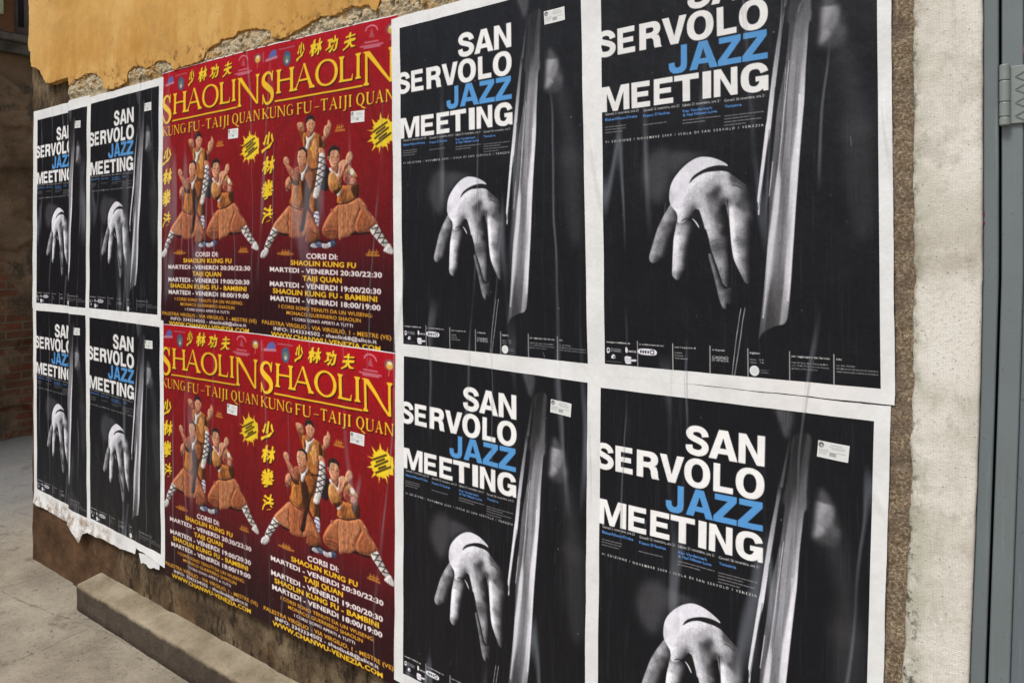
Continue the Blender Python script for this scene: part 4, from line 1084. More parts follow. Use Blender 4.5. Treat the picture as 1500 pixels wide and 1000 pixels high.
# --- old-style serif capitals for the kung fu title (y up, height 1, width a)
def serif(ch, a):
    T, t, sv, e = .185, .082, .060, .075
    R = lambda x0, x1, y0, y1: [(x0, y0), (x1, y0), (x1, y1), (x0, y1)]
    def foot(x, w, y):
        s = 1 if y < .5 else -1
        return [(x - w / 2 - e, y), (x + w / 2 + e, y), (x + w / 2 + e, y + s * sv * .6), (x + w / 2, y + s * sv * 2), (x - w / 2, y + s * sv * 2), (x - w / 2 - e, y + s * sv * .6)]
    def stem(x, w, y0=0, y1=1):
        return [R(x - w / 2, x + w / 2, y0, y1), foot(x, w, y0), foot(x, w, y1)]
    def vary(pts, ws):
        p = smooth_line(pts, 8)
        w = np.interp(np.linspace(0, 1, len(p)), np.linspace(0, 1, len(ws)), ws) / 2
        d = np.gradient(p, axis=0)
        d /= np.linalg.norm(d, axis=1)[:, None]
        n = np.stack([-d[:, 1], d[:, 0]], 1) * w[:, None]
        return np.vstack([p + n, (p - n)[::-1]])
    m = e + T / 2
    if ch == 'H':
        return stem(m, T) + stem(a - m, T) + [R(m, a - m, .49, .49 + t)]
    if ch == 'I':
        return stem(a / 2, T)
    if ch == 'L':
        return stem(m, T) + [R(m, a, 0, t), [(a - t, 0), (a, 0), (a + .03, .26), (a - .01, .26)]]
    if ch == 'A':
        return [[(e, 0), (e + t, 0), (a * .5 + .01, 1), (a * .5 - .04, 1)], [(a * .5 - .08, 1.02), (a * .5 + .06, 1.02), (a - e + .01, 0), (a - e - T - .02, 0)], R(a * .22, a * .72, .33, .33 + t), foot(e + t / 2, t, 0), foot(a - e - T / 2, T, 0)]
    if ch == 'N':
        return [R(e, e + t * 1.2, 0, 1), [(e - .06, 1), (e + T, 1), (a - e, 0), (a - e - t - .03, 0)], R(a - e - t * 1.2, a - e, 0, 1), foot(e + t / 2, t, 0), foot(a - e - t / 2, t, 1), [(0, 1), (e + t, 1), (e + t, 1 - sv), (0, 1 - sv * .6)]]
    if ch in 'OQ':
        o = [('ring', ring(a / 2, .5, a / 2, .52, 40, 2.05), ring(a / 2, .5, a / 2 - T * 1.02, .52 - t, 40, 2.05))]
        if ch == 'Q':
            o.append(vary([(a * .5, .02), (a * .72, -.12), (a * 1.0, -.26), (a * 1.2, -.28)], [.06, .13, .12, .03]))
        return o
    if ch == 'S':
        c = [(a * .86, .73), (a * .74, .92), (a * .46, .97), (a * .18, .86), (a * .16, .68), (a * .46, .53), (a * .80, .38), (a * .86, .19), (a * .62, .04), (a * .30, .04), (a * .10, .27)]
        return [vary(c, [.07, .08, .09, .15, .20, .22, .21, .17, .10, .08, .07]), [(a * .82, .69), (a * .90, .69), (a * .95, 1.02), (a * .86, 1.0)], [(a * .03, 0), (a * .12, .02), (a * .14, .33), (a * .06, .33)]]
    if ch == 'K':
        return stem(m, T) + [[(m, .42), (m + .07, .42), (a - .02, 1), (a - .09, 1)], [(m + .06, .60), (m + .20, .66), (a + .04, 0), (a - .15, 0)], foot(a - .09, .06, 1), foot(a - .05, .1, 0)]
    if ch == 'U':
        return [vary([(m, 1), (m, .35), (m + .06, .09), (a * .55, .02), (a - e - .08, .12), (a - e - .01, .4), (a - e - .01, 1)], [T, T, T * .9, .08, .06, t, t]), foot(m, T, 1), foot(a - e, t, 1)]
    if ch == 'G':
        return [vary([(a * .90, .74), (a * .78, .92), (a * .52, .97), (a * .20, .84), (a * .10, .5), (a * .20, .16), (a * .52, .03), (a * .84, .10)], [.05, .055, .06, .13, .155, .13, .06, .05]), R(a - e - T, a - e, .08, .42), foot(a - e - T / 2, T, .42 + .001)[:0] or R(a - e - T - .08, a - e + .08, .42, .42 + t)]
    if ch == 'F':
        return stem(m, T) + [R(m, a, 1 - t, 1), [(a - t, 1), (a, 1), (a + .01, .76), (a - .03, .76)], R(m, a * .8, .48, .48 + t)]
    if ch == 'T':
        return stem(a / 2, T) + [R(0, a, 1 - t, 1), [(0, 1), (t, 1), (.03, .76), (0, .76)], [(a - t, 1), (a, 1), (a, .76), (a - .03, .76)]]
    if ch == 'J':
        return [R(a * .62 - T / 2, a * .62 + T / 2, 0, 1), foot(a * .62, T, 1), vary([(a * .62, .06), (a * .55, -.14), (a * .2, -.24), (-.02, -.2)], [T, T * .8, .06, .05])]
    if ch == '-':
        return [R(0, a, .36, .36 + .07)]

def paint_shaolin(w=560, h=840):
    t = np.linspace(0, 1, h)
    stops = [0, .03, .22, .45, .62, .70, .76, .88, 1]
    cols = np.array([(174, 10, 26), (168, 11, 25), (142, 14, 20), (122, 14, 19), (102, 14, 18), (86, 15, 21), (66, 14, 20), (46, 11, 16), (36, 11, 15)]) / 255
    pr = Print(w, h, (0, 0, 0))
    for c in range(3):
        pr.a[:, :, c] = np.interp(t, stops, cols[:, c])[:, None]
    k = 1e-4
    asp = .695 / 1.04                                        # width over height of the sheet
    # the large pale disc behind the fighters, a ring of darker red
    for r, al in ((.46, .22), (.335, .16)):
        pr.poly(ring(.52, .475, r, r * asp, 60, 2), (.30, .05, .08), 6, al, holes=[ring(.52, .475, r - .03, (r - .03) * asp, 60, 2)])
    rng = np.random.default_rng(8)
    g = pr.blur(rng.normal(0, 1, (h, w)), 2.2)
    pr.a *= (1 + .22 * g)[:, :, None]
    hexc = lambda c: np.array([int(c[i:i + 2], 16) / 255 for i in (0, 2, 4)]) * (.98, .96, .94)
    YEL, DK = (.95, .76, .15), (.13, .03, .03)
    def letter(ch, x0, x1, t0, t1, gold=True):
        a = (x1 - x0) / (t1 - t0) * asp
        def f(q, dx=0, dy=0):
            return [(x0 + p[0] / a * (x1 - x0) + dx, t1 - p[1] * (t1 - t0) + dy) for p in q]
        for dx, dy, col, al in ((.007, .0042, DK, .85), (0, 0, YEL, 1.0)):
            for s in serif(ch, a):
                if s[0] is not None and isinstance(s, tuple) and isinstance(s[0], str):
                    pr.poly(f(s[1], dx, dy), col, .3, al, holes=[f(s[2], dx, dy)])
                else:
                    pr.poly(f(s, dx, dy), col, .3, al)
    fold = rng.normal(0, 1, (h, w))
    fold = pr.blur(fold, 1.3)
    fold = (fold + np.roll(fold, 2, 0) + np.roll(fold, 4, 0) + np.roll(fold, 6, 0)) * 1.6
    # figures
    for o in FIGURES:
        if o[0] == 'P':
            c = hexc(o[1])
            pr.relief_poly([(a * k, b * k) for a, b in o[4]], c, o[2] * k * w, fold)
        else:
            pr.stroke([(a * k, b * k) for a, b in o[4]], o[2] * k * .8, hexc(o[1]), o[3] * k * w)
    # headline
    for ch, x0, x1, t0, t1 in (('S', .004, .108, .0900, .2000), ('H', .128, .272, .0900, .1712), ('A', .266, .432, .0870, .1706), ('O', .435, .599, .0885, .1715), ('L', .606, .702, .0890, .1690), ('I', .710, .776, .0890, .1680), ('N', .778, .975, .0895, .1925)):
        letter(ch, x0, x1, t0, t1)
    pr.stroke([(.128, .1990), (.772, .1950)], .0085, DK, .5, .7, False)
    pr.stroke([(.122, .1955), (.770, .1915)], .0085, YEL, .5, 1, False)
    for word, x0, x1, ws in (('KUNG', .006, .266, (1, 1, 1.1, 1)), ('FU', .292, .408, (.8, 1.1)), ('-', .433, .468, (1,)), ('TAIJI', .481, .700, (.9, 1.1, .42, .5, .42)), ('QUAN', .732, .978, (1.1, 1.05, 1.05, 1.15))):
        tot = sum(ws)
        gap = .010
        x = x0
        for ch, q in zip(word, ws):
            wd = (x1 - x0 - gap * (len(ws) - 1)) * q / tot
            letter(ch, x, x + wd, .2130, .2505)
            x += wd + gap
    # brush characters
    items = [('少', .285, .353, .0140, .0630), ('林', .390, .488, .0150, .0550), ('功', .508, .602, .0165, .0540), ('夫', .632, .728, .0190, .0545),
             ('少', .004, .110, .2960, .0740), ('林', .010, .122, .3790, .0640), ('拳', .006, .112, .4600, .0700), ('法', .010, .107, .5470, .0650)]
    keys = [(q[0], .035, 1.0) for q in items]
    lines = [('CORSI DI:', .3768, .6053, .7258, .0171, 0), ('SHAOLIN KUNG FU', .2481, .7345, .7497, .0161, 1), ('MARTEDI - VENERDI 20:30/22:30', .0796, .9059, .7754, .0155, 0),
             ('TAIJI QUAN', .3463, .6361, .8004, .0166, 1), ('MARTEDI - VENERDI 19:00/20:30', .0816, .9013, .8261, .016, 0), ('SHAOLIN KUNG FU - BAMBINI', .1083, .8752, .8507, .0166, 1),
             ('MARTEDI - VENERDI 18:00/19:00', .0889, .8967, .8760, .016, 0), ('I CORSI SONO TENUTI DA UN WUSENG:', .1571, .8429, .9006, .012, 2), ('MONACO GUERRIERO SHAOLIN', .2187, .767, .9195, .0115, 2),
             ('I CORSI SONO APERTI A TUTTI', .268, .7139, .9379, .0100, 0), ('PALESTRA VIRGILIO - VIA VIRGILIO, 1 - MESTRE (VE)', .0195, .9663, .9619, .0130, 2), ('INFO: 3343334502 - shaolin68@alice.it', .1153, .8713, .9798, .0122, 0),
             ('WWW.CHANWU-VENEZIA.COM', .0933, .8979, 1.0014, .0150, 1)]
    lines = [(a, b, c, .7258 + (d - .7258) * .9786, e * .96, f) for a, b, c, d, e, f in lines]
    lk = [(q[0], .038 if q[4] > .0142 else .028, 1.05) for q in lines]
    prepare_text(keys + lk + [('H', 0.0, 1.0)])
    cap = _glyphs[('H', 0.0, 1.0)][0][:, 1].max()
    def brush(key, n):                              # uneven, leaning brush strokes
        P, T = _glyphs[key]
        c = P.mean(0)
        d = np.array([(noise.noise((p[0] * 3.2, p[1] * 3.2, n)), noise.noise((p[0] * 3.2, p[1] * 3.2, n + 9))) for p in P])
        f = np.array([(noise.noise((p[0] * 14, p[1] * 14, n + 3)), noise.noise((p[0] * 14, p[1] * 14, n + 5))) for p in P])
        Q = P + d * .10 + f * .022
        Q[:, 0] += (P[:, 1] - c[1]) * .20
        Q[:, 1] += (P[:, 0] - c[0]) * .10
        _glyphs[key] = (Q, T)
    for n_, key in enumerate(dict.fromkeys(keys)):
        brush(key, n_ * 7.3)
    for q, key in zip(items, keys):
        for dx, dy, col in ((.006, .0035, DK), (0, 0, (.96, .79, .16))):
            fit_text(pr, key, q[1] + dx, q[2] + dx, q[3] + dy, q[4], col, box=True)
    for q, key in zip(lines, lk):
        fit_text(pr, key, q[1], q[2], q[3], q[4], ((.93, .90, .88), (.96, .76, .15), (.90, .66, .18))[q[5]], cap)
    # emblems along the top edge, fighters' name tags, starburst
    P = lambda q: [(a * k, b * k) for a, b in q]
    E = EMBLEMS
    for q in ('n1', 'n2', 'n3'):
        (a, b), (c, d) = P(E[q])
        pr.stroke([(a, (b + d) / 2), (c, (b + d) / 2)], .011, (.72, .48, .16), .6, .75, False)
        (a, b), (c, d) = P(E[q + 'h'])
        for i in range(3):
            x = a + (c - a) * (i + .5) / 3
            pr.stroke([(x - .010, b + .004), (x + .012, b)], .006, (.72, .48, .16), .5, .9, False)
            pr.stroke([(x, b - .006), (x - .004, b + .010)], .006, (.72, .48, .16), .5, .9, False)
            pr.stroke([(x - .010, b + .012), (x + .012, b + .011)], .005, (.72, .48, .16), .5, .8, False)
    star = P(STARBURST[0])
    pr.poly(star, (.93, .80, .16), .5)
    for l in STARLINES:
        (a, b), (c, d) = P(l)
        n = 4
        for i in range(n):
            u, v = i / n, (i + .78) / n
            pr.stroke([(a + (c - a) * u, b + (d - b) * u), (a + (c - a) * v, b + (d - b) * v)], .0105, (.25, .17, .05), .5, .9, False)
    pr.poly(P(E['mark']), (.36, .38, .62), .8)
    pr.stroke(P(E['markbar']), .014, (.72, .52, .58), .6, .9, False)
    pr.stroke(P(E['tin']), .012, (.66, .40, .46), .6, .7, False)
    pr.stroke(P(E['line']), .008, (.66, .40, .44), .6, .8, False)
    (a, b), (c, d), (e, f) = P(E['oval'])
    pr.poly(ring(a, b, (c - a), (f - b), 24, 2), (.27, .36, .46), .6)
    pr.poly(ring(a, b + .004, (c - a) * .6, (f - b) * .55, 24, 2), (.42, .48, .40), .8)
    pr.poly(ring(a, b + .010, (c - a) * .32, (f - b) * .25, 24, 2), (.74, .74, .70), .6)
    pr.stroke(P(E['arc']), .007, (.86, .56, .60), .5, .9)
    pr.poly(P(E['tower']), (.66, .34, .38), .8, .9)
    for q in ('l1', 'l2', 'l3'):
        pr.stroke(P(E[q]), .008, (.78, .50, .56), .6, .8, False)
    (a, b), (c, d), (e, f) = P(E['bulb'])
    pr.poly(ring(a, b, abs(c - a) * 1.3, abs(f - b) * .9, 24, 2), (.52, .36, .36), 1.0, .8)
    pr.poly(ring(a, b + .004, abs(c - a) * .8, abs(f - b) * .62, 24, 2), (.84, .66, .26), .6)
    pr.poly(ring(a, b - .004, abs(c - a) * .6, abs(f - b) * .3, 24, 2), (.88, .84, .66), .6)
    pr.stroke([(a, b + .012), (a - .006, b + .034)], .006, (.74, .50, .44), .6, .8, False)
    return np.clip(pr.a, .02, .95)

def paint_stamp(w=90, h=44):
    pr = Print(w, h, (.86, .86, .84))
    pr.poly(ring(.11, .23, .085, .17, 20, 2), (.36, .37, .38), .5)
    pr.poly(ring(.12, .27, .045, .09, 20, 2), (.70, .70, .70), .4)
    for y, x0, x1 in ((.16, .42, .78), (.28, .38, .88), (.38, .45, .86), (.52, .06, .36), (.62, .06, .34), (.74, .06, .30), (.58, .62, .90)):
        pr.stroke([(x0, y), (x1, y)], .022, (.62, .62, .62), .5, .8, False)
    for i in range(9):
        pr.stroke([(.41 + i * .024, .60), (.41 + i * .024, .82)], .013, (.40, .40, .40), .4, .9, False)
    return pr.a
# ------------------------------------------------------------------ setting: ground
M_GROUND = mat_ground()
bm = bmesh.new()
for x, y in ((-60, -60), (60, -60), (60, 60), (-60, 60)):
    bm.verts.new((x, y, 0))
bm.faces.new(bm.verts[:])
ground = from_bm('ground', bm, M_GROUND)
ground['kind'] = 'structure'

# ------------------------------------------------------------------ the poster wall
EDGE = -3.935            # the wall steps back 2 cm left of this line
REC = 0.021
LEFT_EDGE = [(-4.383, 4.6), (-4.383, 2.939), (-4.374, 2.813), (-4.383, 2.723), (-4.391, 2.688), (-4.383, 2.662), (-4.361, 2.649), (-4.357, 2.598), (-4.349, 2.573), (-4.315, 2.564), (-4.257, 2.543), (-4.216, 2.503), (-4.176, 2.467), (-4.129, 2.457), (-4.036, 2.459), (-3.925, 2.461)]
LOW_EDGE = [(-3.915, 2.419), (-3.872, 2.439), (-3.793, 2.442), (-3.744, 2.452), (-3.675, 2.449), (-3.622, 2.432), (-3.575, 2.405), (-3.562, 2.369), (-3.523, 2.352), (-3.479, 2.352), (-3.435, 2.355), (-3.385, 2.360), (-3.350, 2.372), (-3.337, 2.413), (-3.295, 2.426), (-3.23, 2.423), (-3.19, 2.403), (-3.139, 2.407), (-3.095, 2.421), (-3.024, 2.414), (-2.985, 2.397), (-2.971, 2.368), (-2.924, 2.370), (-2.833, 2.374), (-2.75, 2.378), (-2.731, 2.402), (-2.707, 2.420), (-2.665, 2.424), (-2.637, 2.430), (-2.624, 2.441), (-2.587, 2.437), (-2.538, 2.435), (-2.516, 2.449), (-2.465, 2.451), (-2.414, 2.445), (-2.368, 2.437), (-2.332, 2.429), (-2.312, 2.411), (-2.296, 2.388), (-2.268, 2.384), (-2.222, 2.384), (-2.176, 2.396), (-2.128, 2.402), (-2.092, 2.414), (-2.056, 2.419), (-2.038, 2.425), (-2.003, 2.417), (-1.969, 2.415), (-1.935, 2.421), (-1.915, 2.428), (-1.885, 2.431), (-1.856, 2.422), (-1.827, 2.421), (-1.799, 2.415), (-1.788, 2.401), (-1.771, 2.395), (-1.765, 2.405), (-1.756, 2.418), (-1.745, 2.46), (-1.73, 2.60), (-1.70, 3.1), (-1.72, 4.6)]

wall = empty('plastered_wall', (-2.3, 0.25, 0), 'house wall with ochre plaster above the posters, broken along its lower edge', 'wall')

def fbm(x, y, z, o=4):
    return noise.fractal((x, y, z), 1.0, 2.0, o)

xs = np.unique(np.concatenate([np.arange(-4.42, -0.262, 0.012), [EDGE - .0005, EDGE + .0005, -0.262, -0.3105, -0.311]]))
zs = np.unique(np.concatenate([np.arange(-0.02, 2.95, 0.014), [0.3]]))
V = np.zeros((len(zs), len(xs), 3))
for j, z in enumerate(zs):
    for i, x in enumerate(xs):
        n = fbm(x * 9, 0.3, z * 9, 3)
        y = 0.007
        if z < 0.42:
            y = 0.022 - 0.010 * max(0, n)
        if x < EDGE:
            y = REC + 0.006 + 0.004 * n
        elif x > -0.36:
            y = 0.002 - 0.006 * fbm(x * 40, 2, z * 40, 3) + 0.004 * n
        V[j, i] = (x, y, z)
# ragged left end of the wall at the alley
for j, z in enumerate(zs):
    V[j, 0, 0] += 0.008 * noise.noise((z * 12, 3, 1))
make('rough_render', V.reshape(-1, 3), grid_faces(len(xs), len(zs)), mat_render(), wall, True)
core = bmesh.new()
for a in ((-4.41, EDGE, 0.034, 0.45, 0, 4.6), (EDGE, -0.262, 0.026, 0.45, 0, 4.6)):
    b = box_bm(*a)
    me_ = bpy.data.meshes.new('tmp'); b.to_mesh(me_); b.free(); core.from_mesh(me_); bpy.data.meshes.remove(me_)
from_bm('wall_core', core, bpy.data.materials['rough_render'], wall)

rnd = random.Random(11)
def jag(pts, step, amp):
    out = []
    for (a, b), (c, d) in zip(pts[:-1], pts[1:]):
        n = max(1, int(math.hypot(c - a, d - b) / step)) if max(b, d) < 3.3 else 3
        for i in range(n):
            t = i / n
            out.append((a + (c - a) * t + rnd.uniform(-amp, amp), b + (d - b) * t + rnd.uniform(-amp, amp)))
    out.append(pts[-1])
    return out
edge = jag(LEFT_EDGE, 0.012, 0.0025) + jag(LOW_EDGE, 0.010, 0.0028)
bm = bmesh.new()
fr = [bm.verts.new((x, -0.007, z)) for x, z in edge]
n = len(edge)
bk = []
for i, (x, z) in enumerate(edge):
    (ax, az), (bx_, bz) = edge[max(i - 1, 0)], edge[min(i + 1, n - 1)]
    tx, tz = bx_ - ax, bz - az
    L = math.hypot(tx, tz) or 1
    o = rnd.uniform(0.001, 0.007)
    bk.append(bm.verts.new((x + tz / L * o * -1 * -1 * (-1), 0.006 if x > EDGE else 0.034, z - abs(tx) / L * o)))
face = bm.faces.new(fr[::-1])
for i in range(n):
    k = (i + 1) % n
    bm.faces.new((fr[i], fr[k], bk[k], bk[i]))
bmesh.ops.recalc_face_normals(bm, faces=bm.faces)
bmesh.ops.triangulate(bm, faces=[f for f in bm.faces if len(f.verts) > 4])
from_bm('ochre_plaster', bm, mat_ochre(), wall)

# crumbling mortar left bare between plaster and posters
lx = np.array([p[0] for p in LOW_EDGE]); lz = np.array([p[1] for p in LOW_EDGE])
o_ = np.argsort(lx[:-3], kind='stable')
xs = np.arange(EDGE + 0.002, -0.62, 0.0045)
zs = np.concatenate([np.arange(2.325, 2.47, 0.0045), np.arange(2.475, 3.2, 0.04)])
V = np.zeros((len(zs), len(xs), 3))
for i, x in enumerate(xs):
    zb = 9.0 if x > -1.752 else float(np.interp(x, lx[o_], lz[o_]))
    for j, z in enumerate(zs):
        k = min(1, max(0, (zb - z) / 0.010)) * min(1, max(0, (z - 2.362) / 0.018))
        a = fbm(x * 26, 1.7, z * 26, 5)
        c = 1 - abs(noise.noise((x * 55, 4.0, z * 55))) * 2
        V[j, i] = (x, 0.006 - k * (0.003 + max(-0.003, 0.008 * a + 0.005 * c)), z)
make('broken_mortar', V.reshape(-1, 3), grid_faces(len(xs), len(zs)), mat_mortar(), wall, False)
crumb = bmesh.new()
for q in range(230):
    x = rnd.choice([rnd.uniform(-3.92, -3.6), rnd.uniform(-3.34, -3.0), rnd.uniform(-2.74, -2.30), rnd.uniform(-2.2, -1.75), rnd.uniform(-1.75, -1.0)])
    zb = float(np.interp(x, lx[o_], lz[o_])) if x < -1.76 else 2.45
    z = rnd.uniform(2.372, max(2.376, zb - 0.003))
    r = rnd.choice([.003, .004, .004, .006, .009])
    g = bmesh.ops.create_icosphere(crumb, subdivisions=1, radius=r)
    for v in g['verts']:
        s = 0.65 + 0.7 * rnd.random()
        v.co = Vector((x + v.co.x * s * 1.25, -0.001 + v.co.y * s * 0.8, z + v.co.z * s))
from_bm('mortar_crumbs', crumb, bpy.data.materials['broken_mortar'], wall)
# wall over the door
from_bm('wall_over_door', box_bm(-0.262, 1.6, 0.012, 0.45, 2.75, 4.6), bpy.data.materials['ochre_plaster'], wall)

# ------------------------------------------------------------------ alley wall on the left
alley = empty('old_building', (-7.6, 4, 0), 'dark brown weathered building with patches of old brick beyond the corner of the poster wall', 'building')
M_AL = mat_alley()
ys = np.concatenate([np.arange(-3.0, 0.4, 0.2), np.arange(0.4, 1.8, 0.02), np.arange(1.8, 14, 0.4)])
zs = np.concatenate([np.arange(-0.02, 4.0, 0.02), np.arange(4.0, 8.1, 0.4)])
V = np.zeros((len(zs), len(ys), 3))
for j, z in enumerate(zs):
    for i, y in enumerate(ys):
        a = fbm(1, y * 2.6, z * 2.6, 5)
        h = 0.03 * a
        if noise.noise((4.2, y * 2.1, z * 2.4)) > 0.22:
            h -= 0.035
        V[j, i] = (-7.2 + h, y, z)
make('wall_face', V.reshape(-1, 3), grid_faces(len(ys), len(zs)), M_AL, alley, False)
from_bm('wall_core', box_bm(-9.5, -7.28, -3, 13.5, 0, 8), M_AL, alley)
bm = box_bm(-7.28, -7.10, -3, 8, 3.325, 3.385, 0.012)
from_bm('stone_ledge', bm, mat_stone('ledge_stone', '6d655b', '3f3932', '8a8278'), alley)
from_bm('stone_ledge', box_bm(-7.28, -7.14, -3, 8, 3.235, 3.3255, 0.01), bpy.data.materials['ledge_stone'], alley)
sh = from_bm('shutter', box_bm(-7.2, -7.135, 0.30, 0.842, 3.535, 5.0, 0.008), mat_plain('pale_shutter', 'b5b48e', 0.6), alley)
from_bm('brick_patch', box_bm(-7.2, -7.165, 0.2, 0.935, 3.40, 6.0, 0.01), mat_plain('brown_patch', '7a563a', 0.95), alley)

def tube_bm(pts, r, seg=10):
    bm = bmesh.new()
    rings = []
    for i, p in enumerate(pts):
        d = (Vector(pts[min(i + 1, len(pts) - 1)]) - Vector(pts[max(i - 1, 0)])).normalized()
        u = d.orthogonal().normalized(); v = d.cross(u)
        rings.append([bm.verts.new(Vector(p) + (u * math.cos(2 * math.pi * k / seg) + v * math.sin(2 * math.pi * k / seg)) * r) for k in range(seg)])
    for a, b in zip(rings[:-1], rings[1:]):
        for k in range(seg):
            bm.faces.new((a[k], a[(k + 1) % seg], b[(k + 1) % seg], b[k]))
    bm.faces.new(rings[0][::-1]); bm.faces.new(rings[-1])
    bmesh.ops.recalc_face_normals(bm, faces=bm.faces)
    return bm
pipe = from_bm('drain_pipe', tube_bm([(-7.12, 0.955, 6.0), (-7.12, 0.955, 4.6), (-7.12, 0.957, 3.9), (-7.12, 0.965, 3.455)], 0.022), mat_plain('dark_iron', '1d1c1f', 0.6), None, True)
tag(pipe, 'short dark iron pipe hanging down the brown building at the upper left', 'pipe')

# ------------------------------------------------------------------ stone step along the wall
M_STEP = mat_step()
bm = bmesh.new()
nx = 420
prof = [(0.02, -0.02), (-0.084, -0.02), (-0.0845, 0.03), (-0.085, 0.07), (-0.0845, 0.105), (-0.0838, 0.1145), (-0.0800, 0.1195), (-0.055, 0.1225), (-0.03, 0.127), (0.0, 0.131), (0.03, 0.135)]
rows = []
X0, X1 = -3.665, -0.25
for i in range(nx + 1):
    x = X0 + (X1 - X0) * i / nx
    e = min(1, (x - X0) / 0.03)
    r = []
    for k, (y, z) in enumerate(prof):
        a = fbm(x * 7, y * 22, z * 22, 4)
        b = fbm(x * 30, y * 40, z * 40 + 5, 3)
        yy = y + (0.0022 * a + 0.0022 * b if 0 < k < 9 else 0)
        zz = z + (0.0016 * a + 0.0018 * b if k >= 4 else 0)
        if i < 4:
            f = [0.86, 0.94, 0.98, 1.0][i]
            zz *= f if k > 3 else 1
            yy = 0.02 + (yy - 0.02) * (0.94 + 0.06 * i / 3)
        r.append(bm.verts.new((x, yy, zz)))
    rows.append(r)
for a, b in zip(rows[:-1], rows[1:]):
    for k in range(len(prof) - 1):
        bm.faces.new((a[k], a[k + 1], b[k + 1], b[k]))
bm.faces.new(rows[0]); bm.faces.new(rows[-1][::-1])
bmesh.ops.recalc_face_normals(bm, faces=bm.faces)
step = from_bm('stone_step', bm, M_STEP, None, True)
tag(step, 'low worn stone step running along the foot of the poster wall', 'step')

# ------------------------------------------------------------------ stone door jamb
M_JAMB = mat_stone('jamb_stone', 'ded8cb', 'bdb5a6', 'e8e3d9', moss='a3a48d', hatch=True, bumpd=0.0022)
zz = np.arange(0.0, 2.76, 0.012)
ed_l = lambda z: float(np.interp(z, [0, .817, 1.218, 1.614, 2.14, 2.8], [-.306, -.2850, -.2700, -.2655, -.2670, -.2670]))
ed_r = lambda z: float(np.interp(z, [0, .856, 1.112, 1.365, 1.617, 2.12, 2.8], [-.188, -.1730, -.1640, -.1560, -.1515, -.1510, -.1510]))
bm = bmesh.new()
rows = []
for z in zz:
    l, r = ed_l(z), ed_r(z)
    w = 0.0050 * fbm(z * 16, 2, 0, 5) + 0.0026 * noise.noise((z * 90, 1, 4))
    w2 = 0.0009 * fbm(z * 20, 7, 0, 4)
    pts = [(l + w, 0.06), (l + w, 0.002), (l + w + 0.003, -0.008), (l + w + 0.010, -0.012)]
    pts += [(l + (r - l) * t, -0.0125 + 0.0009 * fbm(t * 3, z * 8, 1, 3)) for t in np.linspace(0.16, 0.9, 9)]
    pts += [(r + w2 - 0.003, -0.0115), (r + w2, -0.009), (r + w2, 0.06)]
    rows.append([bm.verts.new((x, y, z)) for x, y in pts])
for a, b in zip(rows[:-1], rows[1:]):
    for k in range(len(a) - 1):
        bm.faces.new((a[k], a[k + 1], b[k + 1], b[k]))
bm.faces.new(rows[-1])
bmesh.ops.recalc_face_normals(bm, faces=bm.faces)
jamb = from_bm('door_jamb', bm, M_JAMB, None, True)
tag(jamb, 'pale tooled stone door jamb with a mossy left edge beside the grey door', 'door jamb')

# ------------------------------------------------------------------ grey metal door
M_DOOR = mat_paint('grey_door_paint', '6f7777')
M_FRAME = mat_paint('grey_frame_paint', '6a7173')
M_FACE = mat_paint('grey_panel_paint', '646b70')
M_DARK = mat_plain('dark_gap', '16151a', 0.9, 0.1)
door = empty('metal_door', (0.4, 0.02, 0), 'grey painted metal door with a welded hinge at the right edge of the photo', 'door')
def strip(name, lf, rf, y0, y1, mat, z0=0.0, z1=2.72, parent=door, n=40):
    bm = bmesh.new()
    rows = []
    for z in np.linspace(z0, z1, n):
        l, r = lf(z), rf(z)
        b = 0.0018
        rows.append([bm.verts.new(p) for p in ((l, y1, z), (l, y0 + b, z), (l + b, y0, z), (r - b, y0, z), (r, y0 + b, z), (r, y1, z))])
    for a, c in zip(rows[:-1], rows[1:]):
        for k in range(5):
            bm.faces.new((a[k], a[k + 1], c[k + 1], c[k]))
    bm.faces.new(rows[0]); bm.faces.new(rows[-1])
    bmesh.ops.recalc_face_normals(bm, faces=bm.faces)
    return from_bm(name, bm, mat, parent)
gapx = lambda z: float(np.interp(z, [0, .86, 1.366, 1.617, 2.12, 2.8], [-.163, -.1477, -.1327, -.1264, -.1264, -.1264]))
foldx = lambda z: gapx(z) + 0.0375
strip('door_frame', lambda z: ed_r(z) + 0.0012, gapx, -0.003, 0.06, M_FRAME)
strip('door_gap', lambda z: gapx(z) - 0.001, lambda z: gapx(z) + 0.009, 0.022, 0.05, M_DARK)
leaf = strip('door_leaf', lambda z: gapx(z) + 0.0045, foldx, 0.001, 0.055, M_DOOR)
strip('leaf_panel', lambda z: foldx(z) + 0.0004, lambda z: 1.0, 0.006, 0.055, M_FACE)
strip('door_frame', lambda z: 1.004, lambda z: 1.05, -0.003, 0.06, M_FRAME)
from_bm('door_frame', box_bm(-0.15, 1.05, -0.004, 0.06, 2.722, 2.749, 0.002), M_FRAME, door)
M_HINGE = mat_paint('hinge_paint', '858b86', 0.4, 0.5)
HX = -0.1165
hinge = from_bm('hinge', box_bm(HX + 0.0065, HX + 0.050, -0.0045, 0.0005, 1.889, 1.993, 0.001), M_HINGE, door)
for a, b in ((1.886, 1.9005), (1.9015, 1.9275), (1.9285, 1.9665), (1.9675, 1.996)):
    bm = tube_bm([(HX, -0.0085, a), (HX, -0.0085, a + .0015), (HX, -0.0085, b - .0015), (HX, -0.0085, b)], 0.0085, 20)
    for v in bm.verts:
        if abs(v.co.z - a) < 1e-5 or abs(v.co.z - b) < 1e-5:
            v.co.x = HX + (v.co.x - HX) * .9; v.co.y = -0.0085 + (v.co.y + 0.0085) * .9
    from_bm('hinge_barrel', bm, M_HINGE, hinge, False)
